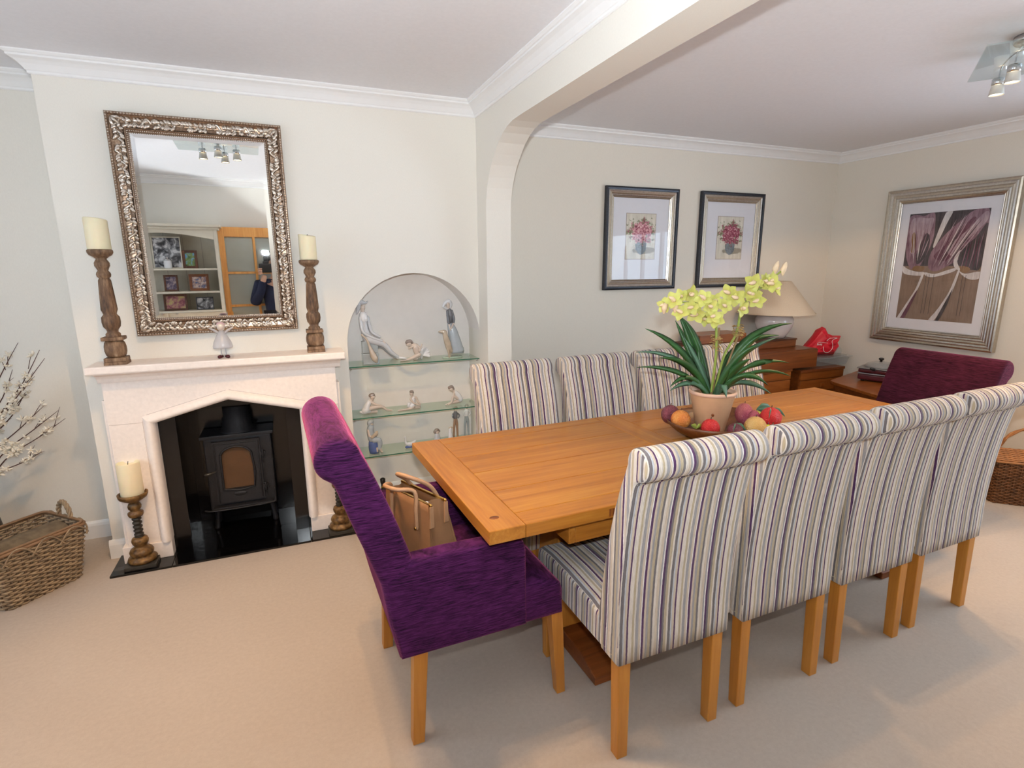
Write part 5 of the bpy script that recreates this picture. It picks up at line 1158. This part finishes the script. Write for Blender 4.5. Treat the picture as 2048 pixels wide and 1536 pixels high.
def log_basket():
    t = thing('log_basket', 'square wicker log basket with rope handles left of the fireplace', 'basket', (-.298, -.173, 0), radians(46))
    per = wicker_box(t, .305, .255, .380, .320, .270, 25, 44, ('wicker', 'wicker_dark'), .0056)
    MB().box(-.145, .145, -.12, .12, .004, .014).build('base', 'wicker_dark', t)
    rim = MB()
    for dz, off, rr in ((.274, .004, .008), (.284, -.004, .007)):
        rim.tube([per(k/60, .27)[0]*1.0+Vector((0, 0, dz-.27))+per(k/60, .27)[1]*off for k in range(61)], rr, 6, 1)
    rim.build('rim', 'cane_orange', t)
    wr = MB(); n = 12
    for q in range(n):
        u0 = q/n
        pts = []
        for k in range(9):
            v = k/8; p, nn = per(u0+v*1.15/n, .27); pts.append(p+nn*(.011)+Vector((0, 0, -.045+.058*sin(v*pi))))
        wr.tube(pts, .0036, 5, 2); wr.tube([p+Vector((.004, .004, -.004)) for p in pts], .0032, 5, 2)
    wr.build('wrapped_border', 'wicker', t)
    for sx in (1, -1):
        hd = MB()
        for tw in range(3):
            pts = []
            for k in range(25):
                a = pi*k/24; c_ = Vector((sx*.190, -.045*cos(a), .285+.075*sin(a) if 1 else 0)); tn = Vector((0, sin(a), cos(a))); rad = Vector((0, -cos(a), sin(a))); ph = tw*2.094+k*.75
                pts.append(c_+rad*.0062*cos(ph)+Vector((1, 0, 0))*.0062*sin(ph))
            hd.tube(pts, .0062, 5, 1)
        hd.build('handle', 'wicker', t)
    lg = thing('firewood_log', 'split grey log lying inside the wicker basket', 'log', (-.298, -.150, .22), radians(46))
    mb = MB(); n = 14; vs = []; fs = []; rng = random.Random(4)
    rad = [.058+rng.uniform(-.008, .006) for _ in range(n)]
    for i in range(7):
        x = -.155+i*.31/6
        for k in range(n): a = 2*pi*k/n; vs.append((x, rad[k]*cos(a)*1.2+rng.uniform(-.002, .002), rad[k]*sin(a)*.85))
    for i in range(6):
        for k in range(n): k2 = (k+1) % n; fs.append((i*n+k, i*n+k2, (i+1)*n+k2, (i+1)*n+k))
    mb.add(vs, fs, True); mb.build('bark', 'bark', lg)
    for x, i in ((-.1552, 0), (.1552, 6)): MB().add([(x, v[1], v[2]) for v in vs[i*n:(i+1)*n]], [tuple(range(n))]).build('cut_end', 'cut_wood', lg)
    l2 = thing('firewood_log', 'rough log lower in the wicker basket under the top one', 'log', (-.300, -.172, .105), radians(46)); MB().lathe([(.062, -.14), (.066, 0), (.060, .14)], 12).build('bark', 'bark', l2).rotation_euler = (0, pi/2, 0)
log_basket()
def branches():
    v0 = Vector((-.575, .135, 0))
    t = thing('floor_vase', 'dark floor vase for blossom branches behind the log basket', 'vase', v0); MB().lathe([(.07, 0), (.085, .02), (.095, .14), (.08, .26), (.055, .33), (.06, .36), (.052, .358), (.045, .33)], 24).build('vase_body', 'bronze_dark', t)
    bm_ = MB(); rng = random.Random(11)
    for k in range(5): a = 2*pi*k/5; bm_.limb([(0, 0, 0, .002), (.008*cos(a), .008*sin(a), .003, .0068), (.016*cos(a), .016*sin(a), .007, .0045)], 6, 2, True, .6)
    bo = bm_.build('blossom', 'blossom', None); bmesh_ = bo.data; bpy.data.objects.remove(bo)
    em = MB().ell((0, 0, .003), (.0032, .0032, .003), 6, 4).build('blossom_eye', 'blossom_eye', None); emesh = em.data; bpy.data.objects.remove(em)
    tips = [((-.309, .02, 1.139), 'tallest blossom branch at the left edge of the picture'), ((-.246, .05, 1.147), 'upright blossom branch second from the left'), ((-.174, .06, 1.106), 'upright blossom branch ending in a straight twig'), ((-.146, .02, 1.07), 'leaning blossom branch with a dense flower cluster'),
            ((-.239, .10, .983), 'short blossom branch in the middle of the bunch'), ((-.198, .05, .83), 'arching blossom branch with a drooping side twig'), ((-.147, .06, .80), 'blossom branch reaching right with a forked tip'), ((-.120, .05, .76), 'bare tipped blossom branch reaching furthest right'),
            ((-.232, .03, .607), 'lowest blossom branch hanging over the basket'), ((-.321, .14, 1.007), 'blossom branch deep in the bunch behind the others'), ((-.282, .12, .893), 'thin blossom branch in the centre of the bunch'), ((-.40, .0, .95), 'blossom branch cut off by the left picture edge'), ((-.36, .05, .80), 'stubby blossom branch low at the left picture edge')]
    for tip, lb in tips:
        tp = Vector(tip); b = thing('blossom_branch', lb, 'branch', v0, 0, 'white blossom branches in the floor vase'); e = tp-v0; s0 = Vector((rng.uniform(-.02, .02), rng.uniform(-.02, .02), .30))
        md = s0*.5+e*.5+Vector((-.05, 0, .04)); m2 = s0*.22+e*.78+Vector((rng.uniform(-.03, .0), 0, .02))
        pts = [s0, s0*.75+md*.25+Vector((0, 0, .02)), md, m2, e]
        MB().limb([(*p, r_) for p, r_ in zip(pts, (.0040, .0038, .0032, .0024, .0011))], 6, 4).build('stem', 'twig', b)
        ends = []
        for q in range(3):
            u = rng.uniform(.4, .85); p = md*(1-u)+e*u if u > .5 else md; d = (e-md).normalized(); sd = Vector((rng.uniform(-1, 1), rng.uniform(-.6, .6), rng.uniform(-.4, .9))); d2 = (d*1.2+sd*.7).normalized(); L = rng.uniform(.05, .11); MB().limb([(*p, .0018), (*(p+d2*L*.5+Vector((0, 0, .004))), .0014), (*(p+d2*L), .0008)], 5, 2).build('twig', 'twig', b); ends.append((p, d2, L))
        for q in range(rng.randint(12, 17)):
            if q < 3 and ends: p, d2, L = ends[q % len(ends)]; c = p+d2*L*rng.uniform(.3, .9)
            else:
                u = rng.uniform(.05, .82); c = (md*(1-u)+m2*u) if u < .5 else (m2*(1-(u-.5)*1.4)+e*((u-.5)*1.4)) if rng.random() < .5 else (md*(1-u*.9)+s0*(u*.0)+m2*(u*.9))
            c = c+Vector((rng.uniform(-.006, .006), rng.uniform(-.008, .004), rng.uniform(-.004, .008)))
            o = bpy.data.objects.new('blossom', bmesh_); COL.objects.link(o); o.parent = b; o.location = c; o.rotation_euler = (rng.uniform(-1.4, 1.4), rng.uniform(-1, 1), rng.uniform(0, 6)); s_ = rng.uniform(.75, 1.2); o.scale = (s_, s_, s_)
            y_ = bpy.data.objects.new('blossom_eye', emesh); COL.objects.link(y_); y_.parent = o
branches()
def hamper():
    t = thing('wicker_hamper', 'brown wicker picnic hamper with a curved handle by the right wall', 'hamper', (5.190, -1.435, 0), radians(-44))
    wicker_box(t, .365, .205, .375, .215, .270, 27, 40, ('hamper_wicker', 'hamper_wicker'), .0052)
    MB().box(-.17, .17, -.092, .092, .004, .012).build('base', 'hamper_wicker', t)
    lid = MB(); n = 26
    for q in range(n):
        y = -.112+.224*(q+.5)/n; z = .285+.05*(1-abs((q+.5)/n-.5)*2)
        lid.tube([(-.192+.384*k/16, y, z+.0022*(1 if (k+q) % 2 else -1)) for k in range(17)], .0050, 5, 1)
    for k in range(9): lid.tube([(-.18+.36*k/8, -.112, .281), (-.18+.36*k/8, 0, .330), (-.18+.36*k/8, .112, .281)], .004, 5, 1)
    o = lid.build('lid', 'hamper_light', t); o['kind'] = 'stuff'
    MB().tube([(-.19, -.112, .276), (.19, -.112, .276), (.19, .112, .276), (-.19, .112, .276), (-.19, -.112, .276)], .007, 6, 1).build('rim', 'hamper_light', t)
    hd = MB()
    for tw in range(2): hd.tube([(.16*cos(pi*k/24)+.006*cos(k*.9+tw*pi), .006*sin(k*.9+tw*pi), .285+.19*sin(pi*k/24)) for k in range(25)], .0075, 6, 1)
    hd.build('handle', 'hamper_light', t)
hamper()
# ------------------------------------------------------------------ ceiling lights
def ceiling_light(label, c, spots, rot):
    t = thing('ceiling_spotlight', label, 'ceiling light', (c[0], c[1], H), 0, 'glass plate ceiling spotlights')
    MB().lathe([(.055, -.030), (.062, -.022), (.062, -.0005)], 24).build('ceiling_rose', 'chrome', t); MB().lathe([(.010, -.080), (.010, -.030)], 12).build('stem', 'chrome', t)
    p = MB().box(-.26, .26, -.17, .17, -.086, -.080, .001).build('glass_plate', 'plate_glass', t); p.rotation_euler = (0, 0, rot)
    for i, (x, y) in enumerate(spots):
        lx, ly = x-c[0], y-c[1]
        MB().tube([(lx*.25, ly*.25, -.035), (lx*.6, ly*.6, -.028), (lx*.95, ly*.95, -.050), (lx, ly, -.098)], .0032, 6, 5).build('cable_arm', 'chrome', t)
        s_ = MB().lathe([(.020, -.094), (.024, -.098), (.024, -.120), (.020, -.124)], 18, (lx, ly, 0)).build('lamp_holder', 'chrome', t)
        MB().lathe([(.022, -.1242), (.029, -.165), (.027, -.165), (.020, -.1245)], 18, (lx, ly, 0), cap=False).build('shade', 'frosted', s_)
        MB().lathe([(.002, -.160), (.024, -.160), (.024, -.158), (.002, -.158)], 18, (lx, ly, 0), cap=False).build('bulb', 'bulb_glow', s_)
        d = bpy.data.lights.new('spot_bulb', 'SPOT'); d.energy = SPOT_W; d.color = (1.0, .62, .28); d.spot_size = radians(96); d.spot_blend = .25; d.shadow_soft_size = .012
        o = bpy.data.objects.new('spot_bulb', d); COL.objects.link(o); o.location = (x, y, H-.172); o.rotation_euler = Vector((lx*2.6, ly*2.6, -1)).to_track_quat('-Z', 'Y').to_euler()
ceiling_light('chrome and glass spotlight fitting on the ceiling above the dining table', (3.86, -1.74), [(4.010, -1.560), (3.865, -1.690), (3.74, -1.86), (3.97, -1.90)], radians(35))
ceiling_light('chrome and glass spotlight fitting over the fireplace end, seen in the mirror', (.665, -1.425), [(.565, -1.44), (.665, -1.33), (.700, -1.53), (.780, -1.40)], radians(0))
# ------------------------------------------------------------------ behind the camera: dresser, door, photographer (seen in the mirror)
def photo_mat(name, a, b, c, sc):
    t = NT(name); v = t.coord(); n = t.noise(v, sc, 3, .6, .5); t.link(t.ramp(n, [(.38, srgb(*a)), (.5, srgb(*b)), (.62, srgb(*c))]), t.b.inputs['Base Color']); t.b.inputs['Roughness'].default_value = .25; M[name] = t.m
photo_mat('photo_bw', (40, 40, 44), (120, 120, 124), (216, 216, 218), 16); photo_mat('photo_land', (70, 96, 52), (120, 140, 80), (110, 170, 220), 14); photo_mat('photo_purple', (70, 58, 80), (112, 98, 120), (180, 160, 156), 30); photo_mat('photo_group', (84, 100, 136), (180, 146, 132), (210, 194, 188), 34); photo_mat('photo_party', (130, 66, 80), (176, 120, 116), (196, 176, 120), 20)
def dresser():
    x0, x1, y0, y1 = -.50, .515, YR+.004, -3.300
    t = thing('dresser', 'tall cream painted dresser with open shelves seen in the mirror', 'dresser', (0, 0, 0))
    MB().box(x0, x1, y0, y0+.012, .85, 1.86).build('back_panel', 'dresser_cream', t)
    for k in range(1, 6): xx = x0+k*(x1-x0)/6; MB().box(xx-.0015, xx+.0015, y0+.0121, y0+.0135, .87, 1.84).build('board_joint', 'joint', t)
    MB().box(x0, x0+.032, y0+.012, y1, .85, 1.86, .002).build('side_panel', 'dresser_cream', t); MB().box(x1-.032, x1, y0+.012, y1, .85, 1.86, .002).build('side_panel', 'dresser_cream', t)
    for z in (1.055, 1.250, 1.480): MB().box(x0+.032, x1-.032, y0+.012, y1-.012, z-.018, z, .002).build('shelf', 'dresser_cream', t)
    n = 20; pl_ = [(x0+.032, 1.86), (x1-.032, 1.86)]+[(x1-.032-(x1-x0-.064)*k/n, 1.765+.06*sin(pi*k/n)) for k in range(n+1)]; MB().prism(pl_, y1-.022, y1, 'y').build('valance', 'dresser_cream', t)
    MB().box(x0-.02, x1+.02, y0, y1+.02, 1.86, 1.885, .004).box(x0-.04, x1+.04, y0, y1+.04, 1.885, 1.910, .006).build('cornice', 'dresser_cream', t)
    MB().box(x0-.01, x1+.01, y0, y1+.09, .815, .849, .004).build('worktop', 'dresser_cream', t); MB().box(x0, x1, y0, y1+.07, .06, .8145, .003).build('base_cabinet', 'dresser_cream', t)
    for k in range(2): dd = MB().box(x0+.02+k*.5, x0+.50+k*.5-.01, y1+.0705, y1+.085, .09, .60, .003).build('door', 'dresser_cream', t); MB().ell((x0+.44+k*.13, y1+.10, .36), (.012, .014, .012), 10, 7).build('knob', 'chrome', dd)
    for k in range(2): dd = MB().box(x0+.02+k*.5, x0+.50+k*.5-.01, y1+.0705, y1+.085, .63, .79, .003).build('drawer', 'dresser_cream', t); MB().ell((x0+.255+k*.5, y1+.10, .71), (.012, .014, .012), 10, 7).build('knob', 'chrome', dd)
    def ph(lb, xa, xb, z, h, fm, pm, b=.016, y=-3.43, lean=.10):
        q = thing('framed_photo', lb, 'photograph', ((xa+xb)/2, y, z), 0, 'framed photographs on the dresser'); w = (xb-xa)/2
        MB().box(-w, w, -.008, 0, 0, h).build('back', 'dark_cloth', q).rotation_euler = (lean, 0, 0)
        for nm, a in (('frame_rail', (-w, -w+b, 0, h)), ('frame_rail', (w-b, w, 0, h)), ('frame_rail', (-w+b, w-b, 0, b)), ('frame_rail', (-w+b, w-b, h-b, h))): MB().box(a[0], a[1], 0.0005, .012, a[2], a[3], .002).build(nm, fm, q).rotation_euler = (lean, 0, 0)
        MB().box(-w+b, w-b, .0005, .004, b, h-b).build('photograph', pm, q).rotation_euler = (lean, 0, 0)
    ph('large black and white photograph on the top dresser shelf', -.085, .170, 1.4805, .315, 'dresser_cream', 'photo_bw', .010); ph('small brown framed landscape photograph on the top dresser shelf', .172, .305, 1.4805, .18, 'bureau_dark', 'photo_land', .024)
    ph('brown framed portrait photograph on the middle dresser shelf', -.02, .106, 1.2505, .165, 'bureau_dark', 'photo_purple', .018); ph('gold and red framed group photograph on the middle dresser shelf', .205, .385, 1.2505, .170, 'bureau', 'photo_group', .026)
    ph('dark framed party photograph on the bottom dresser shelf', -.045, .165, 1.0555, .165, 'bureau_dark', 'photo_party', .020); ph('slim black framed portrait on the bottom dresser shelf', .245, .405, 1.0555, .13, 'slate_frame', 'photo_bw', .008)
    c_ = thing('glass_jar', 'white candle jar in front of the large photograph on the dresser', 'jar', (.045, -3.365, 1.4805)); MB().lathe([(.034, 0), (.036, .004), (.036, .075), (.030, .080)], 20).build('jar_body', 'porc_white', c_); MB().lathe([(.030, .081), (.030, .090), (.008, .094), (.008, .110), (.004, .114)], 16).build('lid', 'chrome', c_)
dresser()
def room_door():
    o = bpy.data.objects.new('door_1', None); COL.objects.link(o); o['kind'] = 'structure'; o.location = (1.215, -3.585, 0); o.rotation_euler = (0, 0, radians(-6.5))
    w, h, th = .735, 1.905, .036; z0 = .005; st = .085
    def q(name, x0, x1, za, zb, m='door_pine', y=0): return MB().box(x0, x1, -th/2+y, th/2-y, za, zb, .002).build(name, m, o)
    q('stile', -w, -w+st, z0, h); q('stile', -st, 0, z0, h); q('rail', -w+st, -st, h-.10, h); q('rail', -w+st, -st, z0, .20); 
    zs = [.20, .48, .76, 1.08, 1.43, h-.10]
    for z in zs[1:-1]: q('glazing_bar', -w+st, -st, z-.012, z+.012)
    mx = -w/2
    q('glazing_bar', mx-.012, mx+.012, .20, h-.10)
    for a, b in zip(zs[:-1], zs[1:]):
        for xa, xb in ((-w+st, mx-.012), (mx+.012, -st)): q('pane', xa+.001, xb-.001, a+.0125, b-.0125, 'door_glass', .014)
    MB().limb([(-w+.045, th/2, .92, .010), (-w+.045, th/2+.04, .92, .008), (-w+.13, th/2+.04, .92, .008)], 8).build('door_handle', 'gold', o)
room_door()
def photographer():
    t = thing('person', 'person in a dark navy jacket holding a flash camera, reflected in the mirror', 'person', (1.045, -3.435, 0))
    def skin(name, verts, edges, mat, par, root=0):
        me = bpy.data.meshes.new(name); me.from_pydata([v[:3] for v in verts], edges, []); o = bpy.data.objects.new(name, me); COL.objects.link(o); o.parent = par
        bpy.context.view_layer.objects.active = o; md = o.modifiers.new('skin', 'SKIN'); me.skin_vertices or None
        for i, v in enumerate(verts): me.skin_vertices[0].data[i].radius = (v[3], v[4] if len(v) > 4 else v[3]); me.skin_vertices[0].data[i].use_root = (i == root)
        md.use_smooth_shade = True; s_ = o.modifiers.new('sub', 'SUBSURF'); s_.levels = 1; s_.render_levels = 2; me.materials.append(M[mat]); return o
    # pelvis, spine, chest, neck, head; arms raised to the camera; legs
    B = [(0, 0, .86, .13, .10), (0, 0, 1.00, .12, .09), (0, 0, 1.16, .14, .095), (0, 0, 1.30, .13, .085), (0, .0, 1.385, .05, .05), (0, .01, 1.46, .066, .075), (-.01, .015, 1.545, .075, .088), (-.01, .01, 1.61, .058, .068),
         (.17, 0, 1.30, .058, .058), (.235, .02, 1.09, .045, .045), (.10, .115, 1.27, .035, .035), (.0, .135, 1.42, .028, .028), (-.17, 0, 1.30, .058, .058), (-.235, .02, 1.09, .045, .045), (-.17, .115, 1.26, .035, .035), (-.12, .135, 1.41, .028, .028),
         (.095, 0, .80, .095, .095), (.10, .01, .45, .062, .062), (.10, -.01, .08, .042, .042), (.10, .09, .035, .038, .030), (-.095, 0, .80, .095, .095), (-.10, .01, .45, .062, .062), (-.10, -.01, .08, .042, .042), (-.10, .09, .035, .038, .030)]
    E_ = [(0, 1), (1, 2), (2, 3), (3, 4), (4, 5), (5, 6), (6, 7), (3, 8), (8, 9), (9, 10), (10, 11), (3, 12), (12, 13), (13, 14), (14, 15), (0, 16), (16, 17), (17, 18), (18, 19), (0, 20), (20, 21), (21, 22), (22, 23)]
    b = skin('body', B, E_, 'skin', t)
    J = [(0, 0, .80, .155, .12), (0, 0, 1.00, .145, .11), (0, 0, 1.16, .165, .115), (0, 0, 1.31, .15, .10), (0, 0, 1.37, .07, .07), (.18, 0, 1.30, .072, .072), (.245, .02, 1.09, .060, .060), (.115, .105, 1.25, .046, .046), (.03, .125, 1.38, .040, .040), (-.18, 0, 1.30, .072, .072), (-.245, .02, 1.09, .060, .060), (-.17, .105, 1.24, .046, .046), (-.14, .125, 1.36, .040, .040)]
    skin('jacket', J, [(0, 1), (1, 2), (2, 3), (3, 4), (3, 5), (5, 6), (6, 7), (7, 8), (3, 9), (9, 10), (10, 11), (11, 12)], 'navy_cloth', t)
    T_ = [(0, 0, .84, .145, .115), (.095, 0, .78, .105, .105), (.10, .01, .45, .078, .078), (.10, -.01, .09, .066, .066), (-.095, 0, .78, .105, .105), (-.10, .01, .45, .078, .078), (-.10, -.01, .09, .066, .066)]
    skin('trousers', T_, [(0, 1), (1, 2), (2, 3), (0, 4), (4, 5), (5, 6)], 'dark_cloth', t)
    MB().ell((-.01, -.012, 1.585), (.090, .098, .085)).build('hair', 'hair_brown', t)
    for s_ in (-1, 1):
        MB().ell((-.01+s_*.032, .088, 1.565), (.012, .008, .008), 8, 6).build('eye', 'porc_dark', t); MB().ell((-.01+s_*.084, .01, 1.54), (.010, .018, .026), 8, 6).build('ear', 'skin', t)
    MB().limb([(-.01, .092, 1.555, .009), (-.01, .108, 1.53, .012)], 8).build('nose', 'skin', t); MB().limb([(-.032, .090, 1.497, .005), (.012, .090, 1.497, .005)], 6).build('mouth', 'dark_red_enamel', t)
    for hx in (-.165, .045):
        for k in range(4): MB().limb([(hx, .140, 1.415+k*.017, .0085), (hx-.012*(1 if hx < -.05 else -1), .172, 1.418+k*.017, .0080), (hx+.016*(1 if hx < -.05 else -1), .185, 1.420+k*.017, .0070)], 7, 3).build('finger', 'skin', t)
        MB().limb([(hx, .130, 1.42, .010), (hx+.02*(1 if hx < -.05 else -1), .125, 1.455, .009), (hx+.035*(1 if hx < -.05 else -1), .130, 1.475, .007)], 7, 3).build('thumb', 'skin', t)
    # the camera body in the hands, entirely behind the lens plane
    k = thing('photo_camera', 'black camera with a raised flash held by the reflected person', 'camera', (.945, -3.285, 1.43))
    MB().box(-.070, .070, -.035, .022, .0, .095, .010).build('camera_body', 'black_plastic', k); MB().box(-.030, .030, -.030, .018, .0955, .118, .006).build('viewfinder_hump', 'black_plastic', k)
    MB().box(-.038, .042, -.045, .028, .175, .235, .008).build('flash_head', 'black_plastic', k); MB().box(-.020, .022, -.030, .015, .1185, .1745, .006).build('flash_foot', 'black_plastic', k); MB().box(-.033, .037, .0285, .0305, .180, .230).build('flash_window', 'frosted', k)
photographer()
